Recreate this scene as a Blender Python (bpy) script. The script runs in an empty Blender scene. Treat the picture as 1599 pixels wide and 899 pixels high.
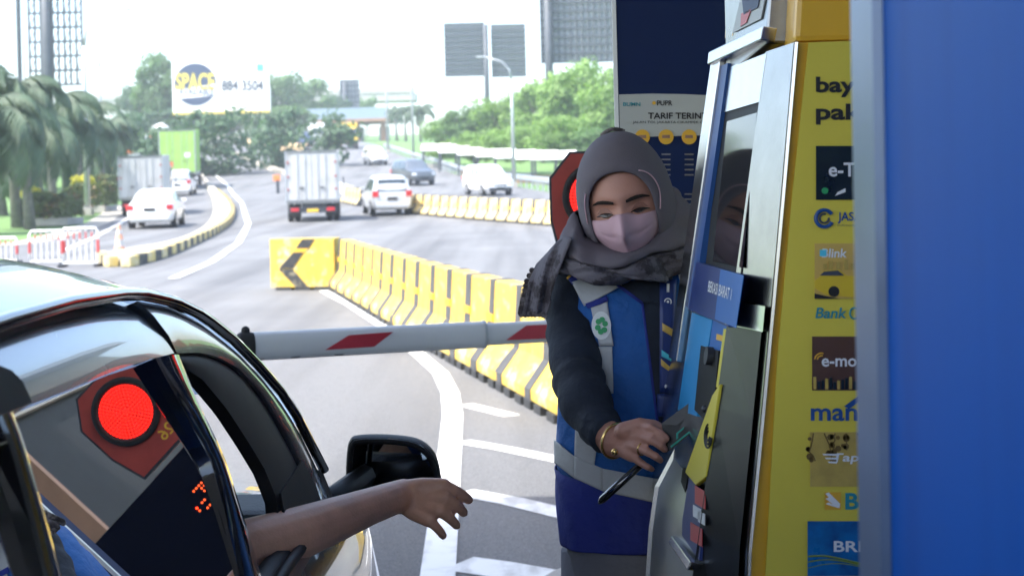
import bpy, bmesh, math, random
from mathutils import Vector as V, Matrix
random.seed(7)
sc = bpy.context.scene
COL = sc.collection
# ------------------------------------------------------------------ camera
F, V0, U0, ROLL, CH = 2221.0, 300.0, 799.5, 0.0253, 1.62
cam = bpy.data.cameras.new('camera'); camo = bpy.data.objects.new('camera', cam); COL.objects.link(camo)
cam.sensor_width = 36.0; cam.lens = F / 1599.0 * 36.0
cam.shift_y = -(449.5 - V0) / 1599.0
cr, sr = math.cos(ROLL), math.sin(ROLL)
camo.matrix_world = Matrix(((cr, sr, 0, 0), (0, 0, -1, 0), (-sr, cr, 0, CH), (0, 0, 0, 1)))
cam.clip_start = 0.05; cam.clip_end = 5000
cam.dof.use_dof = True; cam.dof.focus_distance = 2.5; cam.dof.aperture_fstop = 8.0
sc.camera = camo
# ------------------------------------------------------------------ light
SUN = V((-0.62, -0.38, 1.15)).normalized()
w = bpy.data.worlds.new('World'); sc.world = w; w.use_nodes = True
nt = w.node_tree; bg = nt.nodes['Background']
sky = nt.nodes.new('ShaderNodeTexSky'); sky.sky_type = 'NISHITA'; sky.sun_disc = False
sky.sun_elevation = math.asin(SUN.z); sky.sun_rotation = math.atan2(SUN.x, SUN.y)
sky.dust_density = 3.0; sky.air_density = 1.0
nt.links.new(sky.outputs[0], bg.inputs[0]); bg.inputs[1].default_value = 0.145
sl = bpy.data.lights.new('sun', 'SUN'); sl.energy = 2.0; sl.angle = math.radians(0.6); sl.color = (1, 0.95, 0.87)
so = bpy.data.objects.new('sun', sl); COL.objects.link(so)
so.rotation_euler = SUN.to_track_quat('Z', 'Y').to_euler(); so.location = (-20, -10, 60)
sc.view_settings.view_transform = 'Standard'; sc.view_settings.look = 'None'
sc.view_settings.exposure = 2.12; sc.view_settings.gamma = 1.0; sc.view_settings.use_curve_mapping = False
sc.render.engine = 'CYCLES'
cy = sc.cycles; cy.use_denoising = True; cy.max_bounces = 7; cy.diffuse_bounces = 3; cy.glossy_bounces = 3
cy.transmission_bounces = 4; cy.transparent_max_bounces = 12; cy.volume_bounces = 1; cy.use_adaptive_sampling = True
cy.adaptive_threshold = 0.02; cy.caustics_reflective = False; cy.caustics_refractive = False; cy.sample_clamp_indirect = 6

# ------------------------------------------------------------------ helpers: pixels and terrain
def ray(u, v):
    xc, yc = (u - U0) / F, (V0 - v) / F
    return V((xc * cr + yc * sr, 1.0, -xc * sr + yc * cr))
CAM = V((0, 0, CH))
def P(u, v, d): return CAM + ray(u, v) * d
def on_plane(u, v, pl, off=0.0):
    p0, n = pl; r = ray(u, v)
    return CAM + r * (((p0 + n * off) - CAM).dot(n) / r.dot(n))
KN = [(-900, 0), (20, 0), (27, .1), (50, .52), (62, .8), (76, 1.4), (95, 2.0), (107, 2.6), (125, 3.8), (139, 4.8), (158, 6.5), (182, 8.2), (230, 10.5), (300, 14.4), (335, 15.0), (3000, 15.0)]
def gz0(y):
    for (a, za), (b, zb) in zip(KN, KN[1:]):
        if y <= b: return za + (zb - za) * (y - a) / (b - a)
    return KN[-1][1]
def gz(y):
    if y < 17: return 0.0
    return sum(gz0(y + k) for k in (-6, -4, -2, 0, 2, 4, 6)) / 7.0
def G(u, v):
    r = ray(u, v); d = 3.0; last = d
    while d < 420:
        p = CAM + r * d
        if p.z <= gz(p.y):
            lo, hi = last, d
            for _ in range(24):
                m = (lo + hi) / 2; p = CAM + r * m
                if p.z <= gz(p.y): hi = m
                else: lo = m
            return CAM + r * hi
        last = d; d += 0.5
    return CAM + r * 300
def lerp(a, b, t): return a + (b - a) * t
def interp(pts, x):
    if x <= pts[0][0]: return pts[0][1]
    for (a, b), (c, d) in zip(pts, pts[1:]):
        if x <= c: return b + (d - b) * (x - a) / (c - a)
    return pts[-1][1]

# ------------------------------------------------------------------ helpers: materials
MATS = {}
def nd(t, k, **kw):
    n = t.nodes.new(k)
    for a, b in kw.items(): setattr(n, a, b)
    return n
def mat(name, col, rough=.6, metal=0., var=.12, scale=6., bump=0., bscale=60., coat=0., emit=0., spec=.5, col2=None, sharp=None, detail=4, stretch=None, trans=0.):
    m = bpy.data.materials.new(name); m.use_nodes = True; t = m.node_tree; b = t.nodes['Principled BSDF']
    tc = nd(t, 'ShaderNodeTexCoord'); vec = tc.outputs['Object']
    if stretch:
        mp = nd(t, 'ShaderNodeMapping'); mp.inputs['Scale'].default_value = stretch; t.links.new(vec, mp.inputs[0]); vec = mp.outputs[0]
    if var > 0 or col2:
        n = nd(t, 'ShaderNodeTexNoise'); n.inputs['Scale'].default_value = scale; n.inputs['Detail'].default_value = detail; n.inputs['Roughness'].default_value = .62
        t.links.new(vec, n.inputs['Vector'])
        r = nd(t, 'ShaderNodeValToRGB'); c = V(col[:3])
        if col2 is None:
            a, bb = c * (1 - var), c * (1 + var); lo, hi = .3, .7
        else:
            a, bb = c, V(col2[:3]); lo, hi = sharp or (.4, .62)
        r.color_ramp.elements[0].position = lo; r.color_ramp.elements[1].position = hi
        r.color_ramp.elements[0].color = (*a, 1); r.color_ramp.elements[1].color = (*bb, 1)
        t.links.new(n.outputs[0], r.inputs[0]); t.links.new(r.outputs[0], b.inputs['Base Color'])
        if var > 0 and rough > .2:
            mr = nd(t, 'ShaderNodeMapRange'); mr.inputs[3].default_value = max(.05, rough - .08); mr.inputs[4].default_value = min(1, rough + .08)
            t.links.new(n.outputs[0], mr.inputs[0]); t.links.new(mr.outputs[0], b.inputs['Roughness'])
    else:
        b.inputs['Base Color'].default_value = (*col[:3], 1)
    b.inputs['Roughness'].default_value = rough; b.inputs['Metallic'].default_value = metal
    b.inputs['Specular IOR Level'].default_value = spec
    b.inputs['Coat Weight'].default_value = coat; b.inputs['Coat Roughness'].default_value = .03
    if bump > 0:
        n2 = nd(t, 'ShaderNodeTexNoise'); n2.inputs['Scale'].default_value = bscale; n2.inputs['Detail'].default_value = 3
        t.links.new(vec, n2.inputs['Vector'])
        bp = nd(t, 'ShaderNodeBump'); bp.inputs['Strength'].default_value = bump; bp.inputs['Distance'].default_value = .01
        t.links.new(n2.outputs[0], bp.inputs['Height']); t.links.new(bp.outputs[0], b.inputs['Normal'])
    if emit > 0:
        b.inputs['Emission Color'].default_value = (*col[:3], 1); b.inputs['Emission Strength'].default_value = emit
    if trans > 0:
        tr = nd(t, 'ShaderNodeBsdfTranslucent'); tr.inputs[0].default_value = (col[0] * 1.5, col[1] * 1.6, col[2] * .8, 1)
        mx = nd(t, 'ShaderNodeMixShader'); mx.inputs[0].default_value = trans
        out = t.nodes['Material Output']; t.links.new(b.outputs[0], mx.inputs[1]); t.links.new(tr.outputs[0], mx.inputs[2]); t.links.new(mx.outputs[0], out.inputs[0])
    MATS[name] = m; return m
def streak(name, stretch, scale, lo, hi, dark, detail=6):
    m = MATS[name]; t = m.node_tree; b = t.nodes['Principled BSDF']; src = b.inputs['Base Color'].links[0].from_socket
    tc = nd(t, 'ShaderNodeTexCoord'); mp = nd(t, 'ShaderNodeMapping'); mp.inputs['Scale'].default_value = stretch; n = nd(t, 'ShaderNodeTexNoise'); n.inputs['Scale'].default_value = scale; n.inputs['Detail'].default_value = detail
    r = nd(t, 'ShaderNodeValToRGB'); r.color_ramp.elements[0].position = lo; r.color_ramp.elements[1].position = hi; r.color_ramp.elements[0].color = (1, 1, 1, 1); r.color_ramp.elements[1].color = (*dark, 1)
    mx = nd(t, 'ShaderNodeMixRGB'); mx.blend_type = 'MULTIPLY'; mx.inputs[0].default_value = 1
    t.links.new(tc.outputs['Object'], mp.inputs[0]); t.links.new(mp.outputs[0], n.inputs['Vector']); t.links.new(n.outputs[0], r.inputs[0]); t.links.new(src, mx.inputs[1]); t.links.new(r.outputs[0], mx.inputs[2]); t.links.new(mx.outputs[0], b.inputs['Base Color'])
def glass(name, tint, ior=1.5, rough=0.0):
    m = bpy.data.materials.new(name); m.use_nodes = True; t = m.node_tree
    for n in list(t.nodes):
        if n.type == 'BSDF_PRINCIPLED': t.nodes.remove(n)
    tr = nd(t, 'ShaderNodeBsdfTransparent'); tr.inputs[0].default_value = (*tint, 1)
    gl = nd(t, 'ShaderNodeBsdfGlossy'); gl.inputs['Roughness'].default_value = rough; gl.inputs[0].default_value = (.95, .97, 1, 1)
    fr = nd(t, 'ShaderNodeFresnel'); fr.inputs[0].default_value = ior
    mx = nd(t, 'ShaderNodeMixShader'); t.links.new(fr.outputs[0], mx.inputs[0]); t.links.new(tr.outputs[0], mx.inputs[1]); t.links.new(gl.outputs[0], mx.inputs[2])
    t.links.new(mx.outputs[0], t.nodes['Material Output'].inputs[0]); MATS[name] = m; return m
def emitter(name, col, s):
    return mat(name, col, rough=.3, var=0, emit=s)

# ------------------------------------------------------------------ helpers: meshes
ORG = {}
class MB:
    def __init__(s): s.v = []; s.f = []; s.mi = []
    def add(s, vs, fs, mi=0):
        o = len(s.v); s.v += [V(x) for x in vs]; s.f += [tuple(o + i for i in f) for f in fs]; s.mi += [mi] * len(fs); return s
    def quad(s, a, b, c, d, mi=0): return s.add([a, b, c, d], [(0, 1, 2, 3)], mi)
    def box(s, c, size, rz=0., mi=0, M=None):
        hx, hy, hz = [q / 2 for q in size]; R = M or Matrix.Rotation(rz, 3, 'Z'); c = V(c)
        vs = [c + R @ V((x * hx, y * hy, z * hz)) for z in (-1, 1) for y in (-1, 1) for x in (-1, 1)]
        return s.add(vs, [(0, 2, 3, 1), (4, 5, 7, 6), (0, 1, 5, 4), (2, 6, 7, 3), (0, 4, 6, 2), (1, 3, 7, 5)], mi)
    def span(s, lo, hi, mi=0):
        lo, hi = V(lo), V(hi); return s.box((lo + hi) / 2, hi - lo, mi=mi)
    def loft(s, rings, closed=True, caps=True, mi=0):
        n = len(rings[0]); vs = [p for r in rings for p in r]; fs = []
        for i in range(len(rings) - 1):
            for j in range(n if closed else n - 1):
                a, b = i * n + j, i * n + (j + 1) % n
                fs.append((a, b, b + n, a + n))
        if caps and closed:
            fs.append(tuple(reversed(range(n)))); fs.append(tuple(range((len(rings) - 1) * n, len(rings) * n)))
        return s.add(vs, fs, mi)
    def tube(s, pts, rad, n=8, mi=0, caps=True, rnd=False, flat=1.0, upv=None):
        pts = [V(p) for p in pts]
        if not hasattr(rad, '__len__'): rad = [rad] * len(pts)
        rad = list(rad)
        if rnd:
            d0 = (pts[0] - pts[1]).normalized(); d1 = (pts[-1] - pts[-2]).normalized(); r0, r1 = rad[0], rad[-1]
            pts = [pts[0] + d0 * r0 * .95, pts[0] + d0 * r0 * .65] + pts + [pts[-1] + d1 * r1 * .65, pts[-1] + d1 * r1 * .95]
            rad = [r0 * .3, r0 * .75] + rad + [r1 * .75, r1 * .3]
        rings = []; up = None
        for i, p in enumerate(pts):
            a = pts[max(i - 1, 0)]; b = pts[min(i + 1, len(pts) - 1)]; t = (b - a).normalized()
            if up is None: up = V(upv) if upv else (V((0, 0, 1)) if abs(t.z) < .9 else V((1, 0, 0)))
            x = t.cross(up).normalized(); up2 = x.cross(t).normalized(); up = up2
            rings.append([p + (x * math.cos(2 * math.pi * k / n) + up2 * flat * math.sin(2 * math.pi * k / n)) * rad[i] for k in range(n)])
        return s.loft(rings, True, caps, mi)
    def prism(s, poly, n, th, mi=0):
        poly = [V(p) for p in poly]; n = V(n).normalized() * th; k = len(poly)
        vs = poly + [p + n for p in poly]
        fs = [tuple(reversed(range(k))), tuple(range(k, 2 * k))] + [(i, (i + 1) % k, k + (i + 1) % k, k + i) for i in range(k)]
        return s.add(vs, fs, mi)
    def disc(s, c, n, r, th, seg=24, mi=0, r2=None):
        n = V(n).normalized(); x = n.orthogonal().normalized(); y = n.cross(x); c = V(c)
        a = [c + (x * math.cos(2 * math.pi * k / seg) + y * math.sin(2 * math.pi * k / seg)) * r for k in range(seg)]
        b = [c + n * th + (x * math.cos(2 * math.pi * k / seg) + y * math.sin(2 * math.pi * k / seg)) * (r2 or r) for k in range(seg)]
        return s.loft([a, b], True, True, mi)
    def ball(s, c, r, seg=12, rings=8, mi=0):
        c = V(c); rr = r if hasattr(r, '__len__') else (r, r, r); R = []
        for i in range(rings + 1):
            ph = math.pi * (i / rings) * .998 + .001
            R.append([c + V((rr[0] * math.sin(ph) * math.cos(2 * math.pi * k / seg), rr[1] * math.sin(ph) * math.sin(2 * math.pi * k / seg), -rr[2] * math.cos(ph))) for k in range(seg)])
        return s.loft(R, True, True, mi)
    def grid(s, fn, nu, nv, mi=0):
        vs = [fn(i / nu, j / nv) for j in range(nv + 1) for i in range(nu + 1)]
        fs = [(j * (nu + 1) + i, j * (nu + 1) + i + 1, (j + 1) * (nu + 1) + i + 1, (j + 1) * (nu + 1) + i) for j in range(nv) for i in range(nu)]
        return s.add(vs, fs, mi)
    def mesh(s, name, o=V((0, 0, 0))):
        me = bpy.data.meshes.new(name); me.from_pydata([tuple(v - o) for v in s.v], [], s.f); me.polygons.foreach_set('material_index', s.mi); me.update(); return me
    def build(s, name, m, parent=None, smooth=False, bevel=0., solid=0., sub=0, fix=True, auto=None):
        o = ORG.get(parent.name, V((0, 0, 0))) if parent else V((0, 0, 0))
        me = s.mesh(name, o)
        if fix or bevel:
            bm = bmesh.new(); bm.from_mesh(me)
            if fix:
                bmesh.ops.remove_doubles(bm, verts=bm.verts, dist=1e-5); bmesh.ops.recalc_face_normals(bm, faces=bm.faces)
            if bevel:
                ed = [e for e in bm.edges if len(e.link_faces) == 2 and e.calc_face_angle(0) > .5]
                bmesh.ops.bevel(bm, geom=ed, offset=bevel, segments=2, profile=.6, affect='EDGES', clamp_overlap=True)
            bm.to_mesh(me); bm.free()
        ms = m if isinstance(m, (list, tuple)) else [m]
        for q in ms: me.materials.append(MATS[q] if isinstance(q, str) else q)
        ob = bpy.data.objects.new(name, me); COL.objects.link(ob)
        if smooth: me.polygons.foreach_set('use_smooth', [True] * len(me.polygons))
        if auto is not None:
            me.polygons.foreach_set('use_smooth', [True] * len(me.polygons)); me.set_sharp_from_angle(angle=auto)
        if parent: ob.parent = parent; ORG[ob.name] = o
        if solid: md = ob.modifiers.new('s', 'SOLIDIFY'); md.thickness = solid; md.offset = -1
        if sub: md = ob.modifiers.new('u', 'SUBSURF'); md.levels = sub; md.render_levels = sub
        return ob
def tag(o, label=None, cat=None, group=None, kind=None):
    if label: o['label'] = label
    if cat: o['category'] = cat
    if group: o['group'] = group
    if kind: o['kind'] = kind
    return o
def thing(name, label, cat, loc=(0, 0, 0), group=None):
    o = bpy.data.objects.new(name, None); COL.objects.link(o); o.location = loc; o.empty_display_size = .2
    ORG[o.name] = V(loc); return tag(o, label, cat, group)
def struct(name, mb, m, **kw):
    o = mb.build(name, m, **kw); o['kind'] = 'structure'; return o
def copy_tree(o, parent=None):
    c = o.copy(); COL.objects.link(c)
    if parent: c.parent = parent
    for ch in list(o.children): copy_tree(ch, c)
    return c
def one(pts): return MB().add(pts, [tuple(range(len(pts)))])
def text_mb(s, bold=0.0):
    cu = bpy.data.curves.new('t', 'FONT'); cu.body = s; cu.offset = bold; cu.resolution_u = 3
    ob = bpy.data.objects.new('t', cu); COL.objects.link(ob)
    dg = bpy.context.evaluated_depsgraph_get(); me = ob.evaluated_get(dg).to_mesh()
    vs = [v.co.copy() for v in me.vertices]; fs = [tuple(p.vertices) for p in me.polygons]
    ob.evaluated_get(dg).to_mesh_clear(); bpy.data.objects.remove(ob); bpy.data.curves.remove(cu)
    return vs, fs
def text(name, s, o, right, up, wid, hgt, m, parent, bold=0.0, shear=0.0):
    """lettering fitted in a rectangle: o lower left corner, right/up unit vectors"""
    vs, fs = text_mb(s, bold)
    x0 = min(v.x for v in vs); x1 = max(v.x for v in vs); y0 = min(v.y for v in vs); y1 = max(v.y for v in vs)
    kx = wid / (x1 - x0); ky = hgt / (y1 - y0); mb = MB()
    mb.add([V(o) + V(right) * ((v.x - x0) * kx + shear * (v.y - y0) * ky) + V(up) * ((v.y - y0) * ky) for v in vs], fs)
    return mb.build(name, m, parent, fix=False)
def text_px(name, s, box, pl, m, parent, off=.0015, bold=0.0, shear=0.0):
    """box = left, top, right, bottom in the picture, lying on plane pl"""
    l, t, r, b = box
    o = on_plane(l, b, pl, off); rt = on_plane(r, b, pl, off) - o; up = on_plane(l, t, pl, off) - o
    return text(name, s, o, rt.normalized(), up.normalized(), rt.length, up.length, m, parent, bold, shear)
def plate(name, px, pl, off, th, m, parent, bevel=0.):
    pts = [on_plane(u, v, pl, off) for u, v in px]
    return MB().prism(pts, pl[1], th).build(name, m, parent, bevel=bevel)
def remesh(mb, voxel, smooth=6, fac=.5):
    me = mb.mesh('tmp'); ob = bpy.data.objects.new('tmp', me); COL.objects.link(ob)
    md = ob.modifiers.new('r', 'REMESH'); md.mode = 'VOXEL'; md.voxel_size = voxel
    m2 = ob.modifiers.new('s', 'SMOOTH'); m2.iterations = smooth; m2.factor = fac
    dg = bpy.context.evaluated_depsgraph_get(); r = bpy.data.meshes.new_from_object(ob.evaluated_get(dg))
    bpy.data.objects.remove(ob); r.polygons.foreach_set('use_smooth', [True] * len(r.polygons)); return r
# ------------------------------------------------------------------ materials
mat('grass', (.10, .19, .05), .9, var=.35, scale=1.2, bump=.6, bscale=25)
mat('asphalt', (.142, .147, .152), .85, scale=.45, detail=9, bump=.55, bscale=140, var=.16)
mat('asphalt_coarse', (.095, .098, .102), .85, col2=(.215, .219, .224), sharp=(.36, .7), scale=130, detail=2, bump=.8, bscale=160)
mat('concrete', (.36, .35, .33), .85, var=.18, scale=2.5, detail=8, bump=.25, bscale=70)
mat('kerb_conc', (.40, .37, .31), .85, var=.2, scale=3, bump=.2, bscale=50)
mat('line_white', (.72, .73, .72), .6, var=.1, scale=9, detail=8, col2=(.5, .5, .49), sharp=(.5, .8))
mat('yellow_worn', (.60, .42, .065), .7, col2=(.56, .51, .36), sharp=(.54, .68), scale=5, detail=8, bump=.15, bscale=40)
mat('yellow_pale', (.66, .50, .16), .75, col2=(.62, .56, .42), sharp=(.44, .7), scale=3, detail=8)
mat('black_paint', (.03, .032, .035), .7, var=.4, scale=8)
mat('black_worn', (.035, .037, .04), .7, col2=(.30, .27, .18), sharp=(.5, .7), scale=9, detail=8)
mat('barrier_grey', (.06, .062, .066), .8, var=.25, scale=8)
mat('steel', (.56, .57, .58), .22, 1., var=.08, scale=30, bump=.03, bscale=8, stretch=(1, 1, .08))
mat('steel_dark', (.30, .31, .32), .3, 1., var=.15, scale=12, bump=.04, bscale=10)
mat('galv', (.42, .45, .47), .5, .6, var=.15, scale=3)
mat('dark_metal', (.05, .055, .065), .5, .4, var=.2)
mat('frame_grey', (.06, .07, .085), .6, .3, var=.2, scale=1)
mat('frame_panel', (.22, .25, .29), .7, .2, var=.15, scale=.6)
mat('white_paint', (.78, .78, .77), .4, var=.05, scale=4)
mat('white_dirty', (.46, .47, .48), .5, col2=(.36, .355, .34), sharp=(.5, .8), scale=1.6, detail=8)
mat('white_car', (.80, .81, .82), .25, var=.03, coat=.6)
mat('silver_car', (.62, .64, .66), .3, .3, var=.03, coat=.6)
mat('grey_car', (.10, .115, .13), .3, .3, var=.05, coat=.6)
mat('blue_car', (.07, .10, .20), .3, .2, var=.05, coat=.6)
mat('green_box', (.33, .55, .12), .55, var=.12, scale=1.5, detail=7)
mat('yellow_truck', (.75, .52, .05), .4, var=.05, coat=.3)
mat('orange', (.75, .20, .05), .55, var=.1)
mat('red_paint', (.50, .045, .045), .45, var=.1, scale=6)
mat('red_dull', (.38, .05, .035), .55, var=.18, scale=9)
mat('tail_red', (.55, .02, .03), .2, var=0, coat=.5)
mat('amber', (.8, .3, .03), .25, var=0, coat=.5)
mat('lamp_white', (.85, .87, .9), .12, var=0, coat=.8)
mat('rubber', (.018, .018, .019), .8, var=.2, scale=20)
mat('rim', (.45, .46, .48), .35, .8, var=.05)
mat('far_glass', (.03, .045, .055), .06, var=0, spec=.8)
mat('far_glass_pale', (.16, .22, .23), .08, var=0, spec=.8)
mat('plate_black', (.02, .02, .022), .4, var=0)
mat('plate_yellow', (.75, .5, .05), .4, var=0)
mat('leaf_palm', (.055, .095, .055), .6, var=.4, scale=.8, trans=.3)
mat('leaf_tree', (.085, .165, .05), .6, var=.45, scale=.5, trans=.35)
mat('leaf_light', (.15, .26, .06), .6, var=.4, scale=.5, trans=.35)
mat('leaf_dark', (.05, .11, .05), .6, var=.4, scale=.5, trans=.3)
mat('leaf_gold', (.55, .52, .06), .6, var=.25, scale=3, trans=.3)
mat('leaf_hedge', (.11, .15, .055), .65, col2=(.30, .12, .06), sharp=(.52, .7), scale=2.2, trans=.2)
mat('bark', (.14, .12, .10), .9, var=.3, scale=6, bump=.5, bscale=20)
mat('bark_palm', (.17, .165, .15), .9, var=.25, scale=5)
mat('cone_orange', (.62, .30, .20), .6, var=.15, scale=10)
mat('sign_navy', (.006, .018, .075), .55, var=.08, scale=3, spec=.15)
mat('print_grey', (.42, .44, .43), .55, var=.04)
mat('print_gold', (.72, .40, .03), .55, var=.05)
mat('print_black', (.012, .012, .014), .6, var=0)
mat('print_white', (.75, .77, .77), .5, var=0)
mat('print_teal', (.02, .25, .30), .5, var=0)
mat('print_blue', (.01, .07, .26), .5, var=0)
mat('print_yellowgreen', (.70, .58, .06), .5, var=.05, scale=2.5, detail=8)
mat('kiosk_yellow', (.75, .42, .02), .38, var=.08, scale=4, detail=8, coat=.2)
mat('booth_blue', (.004, .08, .38), .5, var=.06, scale=2, spec=.08)
mat('billboard_navy', (.025, .045, .10), .6, var=.05)
mat('billboard_yellow', (.60, .48, .08), .6, var=0)
mat('billboard_ink', (.05, .06, .08), .6, var=0)
mat('cyan', (.08, .55, .72), .5, var=0)
mat('canopy_grey', (.6, .61, .62), .7, .1, var=.1, scale=1)
mat('roof_brown', (.30, .17, .11), .7, var=.15)
mat('roof_blue', (.22, .30, .36), .7, var=.1)
streak('asphalt', (1, .035, 1), 1.3, .42, .68, (.62, .62, .63)); streak('asphalt_coarse', (1, .05, 1), 1.6, .45, .7, (.74, .73, .72)); streak('line_white', (1, .3, 1), 7, .5, .66, (.62, .61, .6), 9)
streak('white_dirty', (3, 3, .25), 2.2, .5, .8, (.7, .68, .64)); streak('yellow_worn', (2, 2, .5), 3, .5, .75, (.72, .70, .66), 9); streak('booth_blue', (6, 6, .3), 3, .5, .85, (.8, .82, .85)); streak('concrete', (1, 1, 1), 1.3, .5, .75, (.7, .69, .66), 9)
# ------------------------------------------------------------------ terrain and roads
def prof_rows(y0, y1, step=3.0):
    ys = []; y = y0
    while y < y1: ys.append(y); y += step
    return ys + [y1]
rows = [-600, -60, 0, 17] + prof_rows(19, 345, 2.0) + [800, 2500]
mb = MB(); mb.loft([[V((x, y, gz(y) - (.03 if y < 340 else .03))) for x in (-1500, -200, -60, -20, 20, 60, 200, 1500)] for y in rows], closed=False)
struct('ground', mb, 'grass', smooth=True, fix=False)
def edge(px): return sorted([(p.y, p.x) for p in (G(u, v) for u, v in px)])
XL = [(-60, -40), (15, -30), (28, -20)] + [e for e in edge([(0, 386), (54, 379), (108, 366), (151, 352), (194, 323), (205, 280), (185, 236)]) if e[0] > 30]
XR = [(-60, 40), (10, 24), (40, 9)] + [e for e in edge([(856, 300), (805, 291), (745, 282), (670, 258), (606, 236)]) if e[0] > 40]
XL.append((300, XL[-1][1] - 25)); XR.append((300, XR[-1][1] - 22))
mb = MB(); rr = []
for y in [-60, -20, 0, 10, 17] + prof_rows(19, 298, 2.0):
    a, b = interp(XL, y), interp(XR, y); rr.append([V((lerp(a, b, k / 8), y, gz(y) + .006)) for k in range(9)])
mb.loft(rr, closed=False); struct('road', mb, 'asphalt', smooth=True, fix=False)
# coarse newer asphalt of the toll lane in front of the booth
mb = MB(); mb.loft([[V((x, y, .011)) for x in (-9, -3, 0, 6)] for y in (-30, 0, 5, 8.2, 11, 15.5)], closed=False)
struct('toll_lane', mb, 'asphalt_coarse', fix=False)
def strip(name, px, wd, m, lift=.016, parent=None):
    """a painted line through ground points given with its half width in metres"""
    pts = [G(u, v) for u, v in px]; dense = []
    for a, b in zip(pts, pts[1:]):
        k = max(2, int((b - a).length / 1.5)); dense += [a.lerp(b, i / k) for i in range(k)]
    dense.append(pts[-1]); r = []
    for i, p in enumerate(dense):
        t = dense[min(i + 1, len(dense) - 1)] - dense[max(i - 1, 0)]; n = V((t.y, -t.x, 0)).normalized() * wd
        r.append([V((q.x, q.y, gz(q.y) + lift)) for q in (p - n, p, p + n)])
    return MB().loft(r, closed=False).build(name, m, parent, fix=False)
tag(strip('lane_marking', [(672, 1010), (684, 899), (694, 800), (703, 700), (707, 650), (703, 616), (688, 585), (655, 556), (600, 512), (548, 478), (505, 455)], .075, 'line_white', .0165), kind='structure')
for px, wd in ([(726, 634), (800, 652)], .07), ([(722, 692), (800, 706), (905, 728)], .07), ([(722, 772), (800, 786), (905, 812)], .085), ([(716, 884), (780, 893), (850, 906)], .12):
    tag(strip('hatch_marking', px, wd, 'line_white', .0155), kind='structure')
# pale concrete lane strips and the shoulder of the ramp
tag(strip('shoulder', [(0, 384), (54, 377), (108, 363), (151, 349), (194, 320)], .5, 'kerb_conc', .02), kind='structure')
tag(strip('lane_marking', [(100, 392), (150, 370), (182, 352), (215, 330)], .09, 'line_white', .02), kind='structure')
tag(strip('lane_marking', [(520, 282), (585, 300), (640, 316)], .1, 'line_white', .02), kind='structure')
tag(strip('lane_marking', [(330, 268), (356, 290), (378, 318), (388, 350), (372, 380), (330, 410), (270, 436)], .1, 'line_white', .02), kind='structure')
# kerbed divider painted black and yellow
def smooth_line(pts, step):
    out = []; n = len(pts)
    for i in range(n - 1):
        p0, p1, p2, p3 = pts[max(i - 1, 0)], pts[i], pts[i + 1], pts[min(i + 2, n - 1)]
        for k in range(12):
            t = k / 12; out.append(.5 * ((2 * p1) + (p2 - p0) * t + (2 * p0 - 5 * p1 + 4 * p2 - p3) * t * t + (3 * p1 - p0 - 3 * p2 + p3) * t ** 3))
    out.append(pts[-1]); res = [out[0]]; acc = 0
    for a, b in zip(out, out[1:]):
        L = (b - a).length
        while acc + L >= step:
            t = (step - acc) / L; a = a.lerp(b, t); res.append(a); L = (b - a).length; acc = 0
        acc += L
    return res
div_out = [G(u, v) for u, v in [(196, 418), (253, 402), (304, 380), (346, 358), (362, 340), (360, 322), (340, 300), (322, 282), (312, 268)]]
div_in = [G(u, v) for u, v in [(160, 409), (202, 399), (269, 386), (316, 364), (333, 338), (331, 312), (322, 290), (313, 276), (306, 264)]]
dv = MB(); A = smooth_line(div_in, .75); B = smooth_line(div_out, .75); k = 60
pin = [A[int(i * (len(A) - 1) / k)] for i in range(k + 1)]; pout = [B[int(i * (len(B) - 1) / k)] for i in range(k + 1)]
dv.loft([[V((p.x, p.y, gz(p.y) + .01)), V((p.x, p.y, gz(p.y) + .2)), V((q.x, q.y, gz(q.y) + .2)), V((q.x, q.y, gz(q.y) + .01))] for p, q in zip(pin, pout)])
div = struct('divider_island', dv, 'kerb_conc')
def kerb_blocks(line, parent, h=.24, w=.22, mats=('yellow_pale', 'black_worn'), gap=.012):
    for i, (a, b) in enumerate(zip(line, line[1:])):
        m = (a + b) / 2; d = b - a
        MB().box((m.x, m.y, gz(m.y) + h / 2 + .008), (max(.05, d.xy.length - gap), w, h), math.atan2(d.y, d.x)).build('kerb_block', mats[i % 2], parent, bevel=.02)
nose = smooth_line([G(158, 408), G(170, 416), G(196, 418)], .5)
kerb_blocks(nose, div); kerb_blocks(B[:90], div)
# brown kerbed median between the carriageways, far up the hill
mp = smooth_line([G(u, v) for u, v in [(318, 230), (355, 238), (392, 250), (430, 267), (500, 286), (560, 309)]], 2.0)
mb = MB(); mb.loft([[V((p.x + o, p.y, gz(p.y) + z)) for o, z in ((-.35, 0), (-.3, .3), (.3, .3), (.35, 0))] for p in mp])
struct('median_kerb', mb, 'kerb_conc')
# earth bank above the far carriageway
mb = MB(); bank = [G(u, v) for u, v in [(372, 226), (400, 232), (440, 237), (470, 238)]]
mb.loft([[V((p.x, p.y, gz(p.y) - .05)), V((p.x + .3, p.y + 3, gz(p.y) + 1.1)), V((p.x + .3, p.y + 10, gz(p.y + 10) + .2))] for p in bank], closed=False)
mat('earth', (.46, .33, .18), .9, var=.2, scale=.6); struct('earth_bank', mb, 'earth', smooth=True)
# boundary wall of the far carriageway on the crest
wp = [G(u, v) for u, v in [(186, 226), (250, 222), (330, 219), (420, 221)]]
mb = MB(); mb.loft([[V((p.x, p.y + o, gz(p.y) + z)) for o, z in ((-.2, -.3), (-.2, 1.2), (.2, 1.2), (.2, -.3))] for p in wp])
tag(mb.build('boundary_wall', 'concrete'), 'long low pale concrete wall on the crest below the white billboard', 'wall')
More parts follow.
